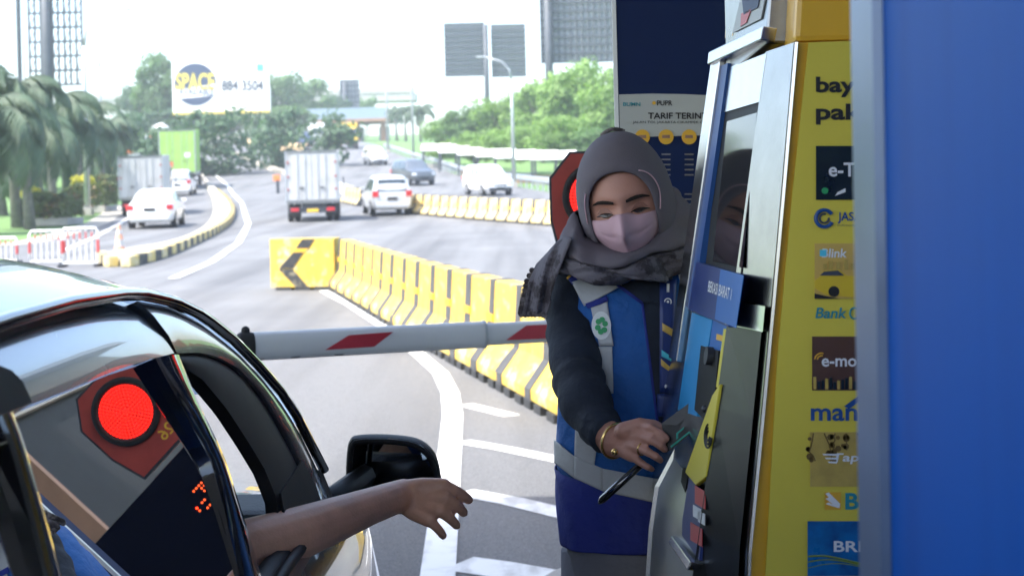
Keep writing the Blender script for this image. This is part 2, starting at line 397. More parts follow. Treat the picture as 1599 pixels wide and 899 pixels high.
# toll island with rounded nose
mb = MB(); out = [(-.02, -8), (-.02, 5.0)] + [(.62 - .64 * math.cos(a), 5.0 + .85 * math.sin(a)) for a in [math.pi * k / 14 for k in range(1, 14)]] + [(1.26, 5.0), (1.26, -8)]
mb.prism([V((x, y, .0)) for x, y in out], (0, 0, 1), .15); isl = struct('toll_island', mb, 'concrete', bevel=.015)
mb = MB(); a = [V((x - .0, y, 0)) for x, y in out[1:-1]]
mb.loft([[V((p.x + (p.x - .62) * .012, p.y + .01, z)) for p in a] for z in (.012, .13)], closed=False); mb.build('kerb_face', 'line_white', isl)
# toll plaza canopy overhead (shades the booth and the near car)
ty = 5.35
can = thing('toll_canopy', 'wide grey toll plaza canopy roof on steel columns, above the kiosk', 'canopy', (2.6, -4, 0))
MB().span((-10, -6.5, 5.6), (11, ty, 5.75)).build('roof_slab', 'canopy_grey', can)
MB().span((-10.1, ty, 5.4), (11.1, ty + .06, 6.4)).build('fascia', 'booth_blue', can)
for x, y in ((-9, -4), (4.8, -4), (4.8, 3.5), (-9, 3.5)):
    MB().tube([(x, y, 0), (x, y, 5.6)], .16, 16).build('column', 'galv', can, smooth=True)
for y in (-4, 0, 3.5): MB().span((-10, y - .08, 5.32), (11, y + .08, 5.6)).build('beam', 'galv', can)
# ------------------------------------------------------------------ concrete barriers
def barrier_proto(name, L, h, m):
    """jersey barrier along +x, base at z=0, origin at its middle"""
    r = thing(name, '', '')
    pr = [(-.27, .06), (-.27, .14), (-.12, .34), (-.085, h), (.085, h), (.12, .34), (.27, .14), (.27, .06)]
    MB().loft([[V((x, y, z)) for y, z in pr] for x in (-L / 2 + .045, L / 2 - .045)]).build('block', m, r, bevel=.012)
    pr2 = [(-.276, .055), (-.276, .142), (-.125, .343), (-.09, h + .004), (.09, h + .004), (.125, .343), (.276, .142), (.276, .055)]
    jt = MB().loft([[V((x, y, z)) for y, z in pr2] for x in (L / 2 - .125, L / 2 + .125)]).build('joint', 'barrier_grey', r)
    MB().span((L / 2 - .13, -.122, h * .57), (L / 2 + .13, .122, h * .65)).build('clamp', 'print_gold', jt)
    for x in (-L * .3, L * .1, L * .42): MB().span((x - .1, -.29, 0), (x + .1, .29, .062)).build('foot', 'black_paint', r)
    return r
def place_row(proto, a, b, L, label, cat, group, first=True):
    n = max(1, round((b - a).xy.length / L)); out = []
    for i in range(n):
        p = a.lerp(b, (i + .5) / n); p.z = gz(p.y) + .012
        o = proto if (first and i == 0) else copy_tree(proto)
        o.location = p; o.rotation_euler = (random.uniform(-.008, .008), 0, math.atan2((b - a).y, (b - a).x) + random.uniform(-.012, .012))
        out.append(o)
    return out, n
pr = barrier_proto('concrete_barrier', .95, .84, 'yellow_worn')
a, b = G(874, 632), G(541, 453)
row, n = place_row(pr, a + (a - b).normalized() * 1.0, b, .95, '', '', '')
ords = ['first', 'second', 'third', 'fourth', 'fifth', 'sixth', 'seventh', 'eighth', 'ninth', 'tenth', 'eleventh', 'twelfth', 'thirteenth', 'fourteenth', 'fifteenth', 'sixteenth', 'seventeenth', 'eighteenth', 'nineteenth', 'twentieth', 'twenty first', 'twenty second', 'twenty third', 'twenty fourth', 'twenty fifth', 'twenty sixth', 'twenty seventh', 'twenty eighth', 'twenty ninth', 'thirtieth']
for i, o in enumerate(reversed(row)):
    s = 'farthest' if i == 0 else ords[i] + ' from the far end'
    tag(o, f'yellow concrete barrier, {s} of the near row behind the boom', 'barrier', 'yellow barriers in the near row')
pm = barrier_proto('concrete_barrier', 1.05, .82, 'yellow_pale')
a, b = G(640, 333), G(900, 355)
row, n = place_row(pm, a, b, 1.05, '', '', '')
for i, o in enumerate(row):
    tag(o, f'faded yellow concrete barrier, {ords[min(i, 29)]} from the left in the middle row beyond the lane', 'barrier', 'faded barriers between the carriageways')
r2, n = place_row(pm, G(540, 316), G(566, 322), 1.05, '', '', '', False)
for i, o in enumerate(r2): tag(o, f'faded yellow concrete barrier between box truck and silver car, {ords[i]} from the left', 'barrier', 'faded barriers between the carriageways')
# chevron barrier
c0, c1 = G(428, 453), G(528, 452); mid = (c0 + c1) / 2
ch = thing('chevron_barrier', 'yellow concrete block painted with a black chevron arrow pointing left', 'barrier', (mid.x, mid.y, gz(mid.y)))
W = (c1 - c0).length / 2; dx = V((c1 - c0).xy.to_3d()).normalized(); dn = V((dx.y, -dx.x, 0)); z0 = gz(mid.y) + .05
bl = MB(); bl.add([V((mid.x, mid.y, 0)) + dx * s * W + dn * (.16 if k else -.2) + V((0, 0, z)) for z in (z0, z0 + .82) for k in (1, 0) for s in (-1, 1)], [(0, 1, 3, 2), (4, 6, 7, 5), (0, 4, 5, 1), (1, 5, 7, 3), (3, 7, 6, 2), (2, 6, 4, 0)])
bl.build('block', 'yellow_worn', ch, bevel=.015)
for s in (-.6, 0, .6): MB().box(V((mid.x, mid.y, z0 - .02)) + dx * s * W, (.26, .34, .07), math.atan2(dx.y, dx.x)).build('foot', 'black_paint', ch)
o0 = V((mid.x, mid.y, z0)) + dn * .163
def chq(name, pts, m): MB().prism([o0 + dx * (x * W) + V((0, 0, z * .82)) for x, z in pts], dn, .006).build(name, m, ch)
chq('arrow_arm', [(.02, .99), (.42, .99), (.22, .80), (-.18, .80)], 'black_paint')
chq('arrow_arm', [(-.26, .72), (.06, .72), (-.28, .40), (-.72, .40)], 'black_paint')
chq('arrow_arm', [(-.72, .385), (-.30, .385), (.16, .02), (-.22, .02)], 'black_worn')
chq('arrow_band', [(-.18, .795), (.22, .795), (.06, .725), (-.26, .725)], 'print_gold')
# ------------------------------------------------------------------ far vehicles
def ring_car(y, zb, zm, zt, wb, wm, wt):
    h = [(wb * .86, zb), (wb, zb + .1), (wm, zb + (zm - zb) * .6), (wm * .985, zm), (wt + (wm * .985 - wt) * .12, zt - .07 - .02), (wt * .86, zt - .012), (wt * .4, zt)]
    return [V((x, y, z)) for x, z in h] + [V((-x, y, z)) for x, z in reversed(h)]
def wheel(parent, x, y, r, w):
    s = 1 if x > 0 else -1
    t = MB().disc((x - s * w / 2, y, r), (s, 0, 0), r, w, 20); wo_ = t.build('wheel', 'rubber', parent, auto=.6)
    MB().disc((x + s * w / 2, y, r), (s, 0, 0), r * .62, .012, 14).build('rim', 'rim', wo_)
def car(name, kind, paint, glassm='far_glass', plate_m='plate_black'):
    """a car driving along +y, centred on its length, on the ground"""
    r = thing(name, '', '')
    if kind == 'sedan':
        W, H = .86, 1.46
        st = [(-2.2, .42, .62, .66, .62, .70, .62), (-2.16, .28, .80, .98, .72, .80, .70), (-2.0, .24, .86, 1.04, .80, .85, .72), (-1.62, .22, .9, 1.06, .82, W, .74),
              (-1.0, .2, .93, 1.36, .82, W, .62), (-.6, .2, .93, 1.44, .82, W, .6), (.1, .2, .92, H, .82, W, .6), (.5, .2, .91, 1.42, .82, W, .62), (1.15, .2, .9, 1.04, .82, W, .74), (1.6, .22, .84, .92, .8, .85, .72), (2.05, .25, .74, .80, .74, .8, .66), (2.2, .35, .6, .64, .6, .68, .56)]
        side = [(-1.35, -.62), (-.58, .1), (.14, .82)]; rear = (-1.6, -1.02); front = (1.12, .52); wy = (-1.3, 1.35); L = 2.2
    elif kind == 'mpv':
        W, H = .83, 1.68
        st = [(-2.1, .45, .72, 1.0, .66, .74, .64), (-2.06, .3, .95, 1.3, .74, .8, .66), (-1.95, .27, .99, 1.58, .78, .82, .63), (-1.7, .25, 1.0, 1.66, .8, W, .6), (-.8, .24, 1.0, H, .8, W, .6), (.1, .24, .98, H, .8, W, .6), (.45, .24, .97, 1.6, .8, W, .62),
              (1.25, .24, .95, 1.06, .8, W, .7), (1.7, .26, .88, .96, .78, .82, .68), (2.0, .3, .76, .82, .72, .78, .62), (2.1, .38, .6, .66, .6, .66, .54)]
        side = [(-1.75, -.85), (-.8, -.05), (.0, .9)]; rear = (-2.03, -1.97); front = (1.2, .5); wy = (-1.25, 1.3); L = 2.1
    elif kind == 'suv':
        W, H = .92, 1.82
        st = [(-2.3, .5, .8, 1.1, .7, .8, .7), (-2.25, .35, 1.05, 1.45, .82, .88, .74), (-2.1, .33, 1.08, 1.72, .86, .9, .7), (-1.8, .32, 1.1, 1.8, .88, W, .67), (-.8, .3, 1.1, H, .88, W, .67), (.2, .3, 1.08, 1.79, .88, W, .67), (.5, .3, 1.07, 1.7, .88, W, .7),
              (1.15, .3, 1.06, 1.2, .88, W, .8), (1.8, .32, 1.02, 1.12, .86, .9, .78), (2.2, .36, .9, .98, .8, .86, .72), (2.3, .45, .72, .8, .7, .76, .64)]
        side = [(-1.85, -.95), (-.9, -.05), (.0, .85)]; rear = (-2.2, -2.12); front = (1.1, .55); wy = (-1.4, 1.45); L = 2.3
    MB().loft([ring_car(*s) for s in st]).build('body', paint, r, auto=.7)
    def at(y):
        for s0, s1 in zip(st, st[1:]):
            if y <= s1[0]:
                t = (y - s0[0]) / (s1[0] - s0[0]); return [lerp(a, b, t) for a, b in zip(s0, s1)]
        return list(st[-1])
    def sidept(y, t, s, off=.008):
        q = at(y); zm, zt, wm, wt = q[2], q[3], q[5] * .985, q[6]; wt2 = wt + (wm - wt) * .12; zt2 = zt - .09
        return V((s * (lerp(wm, wt2, t) + off), y, lerp(zm, zt2, t)))
    for s in (-1, 1):
        for (a, b) in side:
            a2, b2 = a + .03, b - .03
            MB().quad(sidept(a2, .1, s), sidept(b2, .1, s), sidept(b2 if b < .6 else b2 - .34, .9, s), sidept(a2 if a > -1.2 else a2 + .18, .9, s)).build('side_window', glassm, r)
    def topq(nm, y0, y1, f, m):
        q0, q1 = at(y0), at(y1); n = V((0, -1 if y0 < y1 else 1, .5)).normalized() * .012
        MB().quad(V((-q0[6] * f, y0, q0[3] - .03)) + n, V((q0[6] * f, y0, q0[3] - .03)) + n, V((q1[6] * f * .95, y1, q1[3] - .03)) + n, V((-q1[6] * f * .95, y1, q1[3] - .03)) + n).build(nm, m, r)
    if kind == 'sedan': topq('rear_window', rear[0] + .06, rear[1], .92, glassm)
    else:
        q = at(rear[0]); zt = H - .1
        n = V((0, -.02, 0)); MB().quad(V((-.62, rear[0] - .05, 1.02 + (.1 if kind == 'suv' else 0))) + n, V((.62, rear[0] - .05, 1.02 + (.1 if kind == 'suv' else 0))) + n, V((.56, rear[1] - .02, zt - .06)) + n, V((-.56, rear[1] - .02, zt - .06)) + n).build('rear_window', glassm, r)
    topq('windscreen', front[0], front[1], .92, glassm)
    zl = {'sedan': .86, 'mpv': .98, 'suv': 1.0}[kind]
    for s in (-1, 1):
        MB().box((s * (W - .14), -L + .05, zl - .06), (.26, .12, .2 if kind == 'sedan' else .26), s * .25).build('tail_light', 'tail_red', r, bevel=.02)
        MB().box((s * (W - .2), L - .1, zl - .2), (.3, .14, .15), -s * .3).build('headlight', 'lamp_white', r, bevel=.02)
        MB().box((s * (W + .09), .72, zl + .12), (.18, .08, .13)).build('mirror', paint, r, bevel=.02)
        for y in wy: wheel(r, s * (W - .09), y, .32 if kind != 'suv' else .37, .2)
    MB().box((0, -L - .015, .45), (1.4, .12, .2)).build('rear_bumper', paint, r, bevel=.04)
    MB().box((0, L - .02, .38), (1.3, .12, .16)).build('front_bumper', 'dark_metal', r, bevel=.04)
    MB().box((0, L - .06, .6), (.8, .12, .14)).build('grille', 'dark_metal', r, bevel=.02)
    MB().box((0, -L - .02, .72), (.42, .03, .12)).build('number_plate', plate_m, r)
    MB().box((0, L + .045, .42), (.42, .02, .12)).build('number_plate', plate_m, r)
    return r
def truck(name, W, H, BL, boxm, cabm, base=.95, tank=False, doors=True, plate_m='plate_yellow', cabH=2.1, rib=0):
    """a lorry driving along +y, rear of the load at y=0"""
    r = thing(name, '', ''); w = W / 2
    if tank:
        n = 18; MB().loft([[V((w * .95 * math.cos(2 * math.pi * k / n) * s, y, base + .1 + (H - base) / 2 + (H - base) / 2 * math.sin(2 * math.pi * k / n) * s)) for k in range(n)] for y, s in ((0, .5), (.05, .85), (.25, 1), (BL - .25, 1), (BL - .05, .85), (BL, .5))]).build('tank', boxm, r, auto=.7)
        MB().span((-.25, 1, H + .06), (.25, 1.6, H + .22)).build('hatch', boxm, r)
    else:
        MB().span((-w, 0.02, base), (w, BL, H)).build('load_box', boxm, r, bevel=.015)
        for x in (-w, w):
            MB().span((x - .035, -.02, base - .02), (x + .035, .05, H + .01)).build('corner_post', 'galv', r)
        MB().span((-w, -.02, H - .07), (w, .05, H + .02)).build('top_rail', 'steel_dark', r); MB().span((-w, -.02, base - .06), (w, .05, base + .05)).build('bottom_rail', 'steel_dark', r)
        if doors:
            for s in (-1, 1):
                MB().span((min(s * .012, s * (w - .05)), -.005, base + .07), (max(s * .012, s * (w - .05)), .019, H - .09)).build('rear_door', boxm, r, bevel=.006)
                for k in (.25, .55): MB().tube([(s * w * k, -.02, base + .1), (s * w * k, -.02, H - .12)], .014, 6).build('lock_bar', 'galv', r)
                for z in (.25, .5, .78): MB().box((s * (w - .07), -.02, lerp(base, H, z)), (.1, .03, .05)).build('hinge', 'red_dull' if z < .8 and not rib else 'galv', r)
                MB().box((s * w * .4, -.03, lerp(base, H, .28)), (.16, .03, .04)).build('latch', 'dark_metal', r)
        for i in range(rib):
            y = .3 + i * (BL - .5) / max(1, rib - 1)
            for s in (-1, 1): MB().span((s * w - .02, y - .03, base + .1), (s * w + .02, y + .03, H - .1)).build('side_rib', boxm, r)
        if rib:
            for i in range(5): x = lerp(-w, w, (i + .5) / 5); MB().span((x - .03, -.02, base + .1), (x + .03, .004, H - .1)).build('rear_rib', boxm, r)
    MB().span((-.42, .1, base - .3), (.42, BL + 1.3, base - .07)).build('chassis', 'dark_metal', r)
    MB().span((-w + .06, .02, base - .42), (w - .06, .14, base - .2)).build('rear_bumper', 'dark_metal', r)
    for s in (-1, 1):
        MB().box((s * (w - .3), .0, base - .29), (.3, .06, .12)).build('tail_light', 'tail_red', r)
        MB().span((s * (w - .3) - .22, .55, .2), (s * (w - .3) + .22, .57, base - .1)).build('mudflap', 'rubber', r)
        R = .40 if W < 2.2 else .5
        for dx in (.0, .26): MB().disc((s * (w - .1 - dx) - .1, 1.0, R), (1, 0, 0), R, .2, 18).build('wheel', 'rubber', r, auto=.6)
        MB().disc((s * (w - .12) - .1, BL + .85, R), (1, 0, 0), R, .2, 18).build('wheel', 'rubber', r, auto=.6)
        MB().span((s * w - .02 + s * .14, BL + 1.1, base + .5), (s * w + .02 + s * .14, BL + 1.2, base + .9)).build('mirror', 'dark_metal', r)
    MB().box((0, .0, base - .33), (.44, .03, .12)).build('number_plate', plate_m, r)
    cw = w * .94; y0 = BL + .12
    pr = [(y0, base - .35), (y0, base + cabH - .65), (y0 + .5, base + cabH - .55), (y0 + 1.15, base + cabH - .7), (y0 + 1.5, base + .45), (y0 + 1.55, base - .4)]
    MB().prism([V((-cw, y, z)) for y, z in pr], (1, 0, 0), 2 * cw).build('cab', cabm, r, bevel=.05)
    n = V((0, .9, .25)).normalized() * .03
    MB().quad(V((-cw * .86, y0 + 1.47, base + .55)) + n, V((cw * .86, y0 + 1.47, base + .55)) + n, V((cw * .82, y0 + 1.18, base + cabH - .78)) + n, V((-cw * .82, y0 + 1.18, base + cabH - .78)) + n).build('windscreen', 'far_glass', r)
    for s in (-1, 1):
        MB().quad(V((s * (cw + .01), y0 + .3, base + .5)), V((s * (cw + .01), y0 + 1.3, base + .5)), V((s * (cw + .01), y0 + 1.08, base + cabH - .82)), V((s * (cw + .01), y0 + .3, base + cabH - .76))).build('side_window', 'far_glass', r)
        MB().box((s * cw * .72, y0 + 1.56, base - .02), (.3, .06, .16)).build('headlight', 'lamp_white', r)
    MB().box((0, y0 + 1.57, base - .27), (2 * cw * .98, .08, .22)).build('front_bumper', 'dark_metal', r, bevel=.02)
    MB().box((0, y0 + 1.55, base + .16), (cw * 1.2, .06, .16)).build('grille', 'dark_metal', r)
    return r
def put(o, u, v, rz, label, cat, group=None, dy=0.):
    p = G(u, v); o.location = (p.x, p.y, gz(p.y) + .012); sl = math.atan2(gz(p.y + 3) - gz(p.y - 3), 6.0)
    R = Matrix.Rotation(sl, 4, 'X') @ Matrix.Rotation(rz, 4, 'Z'); o.rotation_euler = R.to_euler()
    if dy: o.location = o.location + R.to_3x3() @ V((0, dy, 0))
    return tag(o, label, cat, group)
PI = math.pi
put(truck('box_truck', 1.98, 2.76, 3.4, 'white_dirty', 'white_car', .78), 489, 347, .10, 'dirty white box truck with black chassis driving away ahead of the boom', 'truck')
put(car('mini_van', 'mpv', 'silver_car'), 611, 337, .22, 'silver people carrier driving away to the right of the white box truck', 'car', dy=1.6)
put(car('suv_car', 'suv', 'grey_car'), 661, 290, PI + .42, 'dark grey off-road car coming down the right carriageway', 'car', dy=-2)
put(car('sedan_car', 'mpv', 'white_car', 'far_glass_pale'), 777, 306, PI + .35, 'white car coming towards us nearest along the right guard rail', 'car', dy=-1.6)
put(car('hatchback_car', 'mpv', 'white_car'), 586, 257, PI + .30, 'small white car coming down the hill just above the silver one', 'car')
put(truck('yellow_truck', 2.2, 3.0, 4.0, 'yellow_truck', 'yellow_truck', .95, cabH=2.2), 545, 233, PI + .16, 'yellow truck facing us just out of the distant toll gate', 'truck', dy=-5)
put(truck('white_truck', 2.2, 2.9, 4.0, 'white_car', 'white_car', .95), 497, 228, PI + .2, 'distant white truck beside the toll gate, left of the yellow truck', 'truck', dy=-5)
put(car('distant_car', 'suv', 'blue_car'), 475, 229, PI, 'distant dark blue car left of the far toll gate', 'car')
put(car('sedan_car', 'sedan', 'white_car', 'far_glass_pale'), 235, 358, .12, 'white saloon car driving up the left ramp behind the other traffic', 'car', dy=2.1)
put(truck('box_truck', 1.95, 2.75, 3.2, 'white_dirty', 'white_car', .8), 222, 338, .13, 'grey-white box truck right in front of the white saloon on the ramp', 'truck')
v = put(car('delivery_van', 'mpv', 'white_car'), 278, 307, .12, 'small white van behind the green container truck', 'van', dy=2)
MB().box((0, -2.08, 1.40), (1.1, .1, .5)).build('rear_panel', 'white_car', v)
g = truck('container_truck', 2.5, 4.3, 6.0, 'green_box', 'white_car', 1.2, cabH=2.4, rib=7)
MB().box((-.55, -.012, 1.85), (.5, .03, .4)).build('sticker', 'orange', g); MB().box((.7, -.012, 2.5), (.4, .03, .34)).build('sticker', 'print_white', g)
put(g, 279, 297, .16, 'lime green container truck climbing the left ramp', 'truck')
put(truck('tanker_truck', 2.4, 3.3, 5.5, 'white_car', 'orange', 1.1, tank=True), 254, 238, .3, 'white tanker truck with orange cab far up the left ramp', 'truck')
put(car('distant_car', 'suv', 'blue_car'), 313, 241, .3, 'dark blue car far up the ramp right of the green truck', 'car')
bus = truck('white_pickup', 1.9, 2.5, 2.6, 'white_car', 'white_car', .8)
MB().box((0, .4, 2.62), (.9, .5, .2)).build('light_bar', 'orange', bus)
put(bus, 200, 290, .25, 'white service truck with orange roof bar parked on the left verge', 'truck')
# ------------------------------------------------------------------ vegetation
def leaf_cloud(seed, n, rx, ry, rz, size, clumps, flat=.0, lump=.34, shape='ball'):
    """leaf-sized faces spread through an uneven crown standing on z=0"""
    R = random.Random(seed); mb = MB(); cl = []
    for i in range(clumps):
        while True:
            p = V((R.uniform(-1, 1), R.uniform(-1, 1), R.uniform(-1, 1)))
            if .35 < p.length < .92: break
        if p.z < 0: p = V((p.x * (1 + .25 * p.z), p.y * (1 + .25 * p.z), p.z))
        cl.append((V((p.x * rx, p.y * ry, p.z * rz)), R.uniform(.6, 1.25)))
    vs = []; fs = []
    for i in range(n):
        c, s = R.choice(cl); d = V((R.gauss(0, 1), R.gauss(0, 1), R.gauss(0, .8))).normalized()
        rr = lump * min(rx, rz) * s * R.uniform(.55, 1.05)
        p = c + V((d.x * rr * 1.15, d.y * rr * 1.15, d.z * rr)) + V((0, 0, rz))
        nrm = (d + V((R.uniform(-.7, .7), R.uniform(-.7, .7), R.uniform(-.2, .9)))).normalized()
        x = nrm.orthogonal().normalized(); x = Matrix.Rotation(R.uniform(0, 6.28), 3, nrm) @ x; y = nrm.cross(x); a = size * R.uniform(.6, 1.3); k = len(vs)
        vs += [p - x * a, p + y * a * .45 - nrm * a * .1, p + x * a, p - y * a * .45 - nrm * a * .1]; fs.append((k, k + 1, k + 2, k + 3))
    mb.v = vs; mb.f = fs; mb.mi = [0] * len(fs); return mb
def tree_proto(seed, m, h=10., w=8., trunk=.34):
    r = thing('broadleaf_tree', '', ''); R = random.Random(seed); ct = h * trunk
    t = MB(); t.tube([(0, 0, -.3), (.08, 0, ct * .5), (R.uniform(-.2, .2), .1, ct), (.1, 0, h * .7)], [.26, .2, .16, .05], 8)
    for k in range(6):
        a = k * 1.05 + R.uniform(-.3, .3); t.tube([(0, 0, ct * R.uniform(.7, 1.1)), (math.cos(a) * w * .18, math.sin(a) * w * .18, h * .55), (math.cos(a) * w * .33, math.sin(a) * w * .33, h * R.uniform(.6, .78))], [.1, .07, .02], 6)
    t.build('trunk', 'bark', r, smooth=True)
    c = leaf_cloud(seed, 5200, w / 2, w / 2, (h - ct * .8) / 2, .30, 46); 
    for q in c.v: q.z += ct * .8
    c.build('crown', m, r, fix=False); return r
TP = {k: [tree_proto(s, m) for s in ss] for k, m, ss in (('mid', 'leaf_tree', (1, 2)), ('light', 'leaf_light', (3, 4, 9)), ('dark', 'leaf_dark', (5, 6)))}
used = set()
def tree(u, vt, wpx, d, kind, i, label):
    pr = TP[kind][i % len(TP[kind])]; p = P(u, vt, d); zb = gz(d) - .2
    o = pr if pr.name not in used else copy_tree(pr); used.add(pr.name)
    sx = wpx / F * d / 8.6; o.location = (p.x, d, zb); o.scale = (sx, sx, (p.z - zb) / 10.2); o.rotation_euler.z = i * 1.7
    tag(o, label, 'tree', 'broadleaf trees')
RT = [(905, 92, 150, 122, 'light', 'tall light green tree right behind the woman, left of the tariff board'), (960, 108, 130, 112, 'light', 'light green tree just at the edge of the navy tariff board'),
      (846, 128, 120, 132, 'light', 'light green tree under the tall right billboard post'), (786, 146, 120, 138, 'light', 'light green tree below the right half of the double billboard'),
      (735, 164, 100, 142, 'mid', 'green tree below the left half of the double billboard'), (694, 186, 80, 150, 'light', 'leftmost low tree of the right bank of trees'),
      (866, 182, 110, 108, 'light', 'low bushy tree left of the red signal box'), (930, 200, 100, 104, 'mid', 'green tree hidden behind the grey headscarf'),
      (800, 196, 105, 114, 'light', 'low tree behind the thin lamp post and white shelters'), (742, 206, 90, 122, 'light', 'low pale tree behind the middle white shelters'), (690, 220, 64, 132, 'light', 'small pale tree by the left end of the white shelters')]
LT = [(246, 84, 104, 190, 'mid', 'tall rounded tree left of the white billboard'), (216, 118, 70, 196, 'dark', 'darker tree left of the tall rounded one'),
      (300, 158, 120, 215, 'mid', 'tree behind the left post of the white billboard'), (352, 165, 110, 220, 'dark', 'tree behind the middle of the white billboard'), (398, 160, 110, 214, 'mid', 'tree behind the right post of the white billboard'),
      (438, 108, 96, 226, 'mid', 'tree rising just right of the white billboard'), (486, 124, 92, 236, 'mid', 'hazy tree left of the small far billboard'), (520, 146, 60, 244, 'dark', 'hazy tree behind the small far billboard'), (452, 166, 90, 205, 'mid', 'bushy tree left of the far toll gate'),
      (572, 148, 44, 262, 'mid', 'hazy small tree right of the small far billboard'), (258, 168, 100, 182, 'dark', 'dark low tree behind the green truck'), (200, 172, 70, 165, 'dark', 'dark low tree behind the second lamp post'), (170, 190, 60, 150, 'dark', 'dark shrub-like tree between the two lamp posts')]
for i, (u, vt, wp, d, k, lb) in enumerate(RT + LT): tree(u, vt, wp, d, k, i, lb)
# palms
def frond_mesh(seed, L=3.4):
    R = random.Random(seed); mb = MB(); pts = []; el = 1.0 + R.uniform(-.15, .15); p = V((0, 0, 0)); n = 14
    for i in range(n + 1):
        pts.append(p.copy()); p = p + V((math.cos(el), 0, math.sin(el))) * (L / n); el -= .155 + .01 * i
    mb.tube(pts, [.045 * (1 - i / (n + 1)) + .008 for i in range(n + 1)], 4)
    for i in range(1, n):
        for k in range(3):
            for s in (-1, 1):
                q = pts[i].lerp(pts[i + 1], k / 3); ln = .85 * math.sin(math.pi * min(1, (i + 2) / (n + 3))) + .12; t = (pts[i + 1] - pts[i]).normalized()
                dr = R.uniform(.5, 1.3); d = (V((0, s, 0)) * .8 + t * .55 + V((0, 0, -dr))).normalized(); e = q + d * ln * .55; f = e + (d + V((0, 0, -.9))).normalized() * ln * .5; w = t * .045
                mb.add([q - w, q + w, e + w, e - w, f], [(0, 1, 2, 3), (3, 2, 4)])
    return mb
FM = [frond_mesh(s) for s in range(4)]; FME = []
for i, f in enumerate(FM):
    me = f.mesh('frond'); me.materials.append(MATS['leaf_palm']); FME.append(me)
def palm(u, vc, d, sc_, label, nf=20):
    p = P(u, vc, d); zb = gz(d) - .1; r = thing('palm_tree', label, 'palm tree', (p.x, d, zb), 'palm trees')
    h = p.z - zb; R = random.Random(int(u * 7 + d))
    MB().tube([(p.x + .1, d, zb), (p.x, d, zb + h * .5), (p.x, d, zb + h)], [.24, .17, .14], 10).build('trunk', 'bark_palm', r, smooth=True)
    for i in range(nf):
        o = bpy.data.objects.new('frond', FME[i % 4]); COL.objects.link(o); o.parent = r; o.location = (0, 0, h - .05)
        s = sc_ * R.uniform(.85, 1.15); o.scale = (s, s, s); o.rotation_euler = (R.uniform(-.15, .15), R.uniform(-.35, .75) if i > 3 else -.4, i * 2.399 + R.uniform(-.3, .3))
for u, vc, d, s, lb in [(18, 165, 58, 1.0, 'tall palm at the left edge before the lattice tower'), (78, 190, 64, 1.05, 'drooping palm left of the first lamp post'), (-25, 200, 52, 1.1, 'palm cut by the left edge, nearest of the palms'), (40, 225, 56, 1.0, 'low palm above the clipped hedge with golden ball'),
                        (122, 205, 76, 1.0, 'palm right behind the first lamp post'), (158, 215, 92, 1.0, 'palm behind the second lamp post'), (0, 250, 70, 1.0, 'dark palm behind the trunks at the left edge'), (100, 238, 84, 1.0, 'shaded palm behind the hedges'), (140, 245, 100, 1.0, 'shaded far palm between the lamp posts'), (60, 235, 78, 1.0, 'shaded palm in the back row over the low hedge')]:
    palm(u, vc, d, s, lb, 22)
for u, d, lb in ((618, 215, 'left'), (632, 205, 'middle'), (655, 195, 'right')): palm(u, 178, d, .9, f'{lb} one of three small hazy palms right of the far toll gate', 12)
# dark woodland behind the palms, nobody could count it
mb = MB(); rw = random.Random(5)
for k in range(5):
    c = leaf_cloud(40 + k, 2600, 6, 4, 3.2, .34, 40); x0 = -44 + k * 7
    for q in c.v: q.x += x0 - k; q.y += 98 + k * 9; q.z += gz(95 + k * 9) - .5
    o = len(mb.v); mb.v += c.v; mb.f += [tuple(o + i for i in f) for f in c.f]; mb.mi += c.mi
tag(mb.build('undergrowth', 'leaf_dark', fix=False), 'dense dark green undergrowth behind the palms', 'undergrowth', kind='stuff')
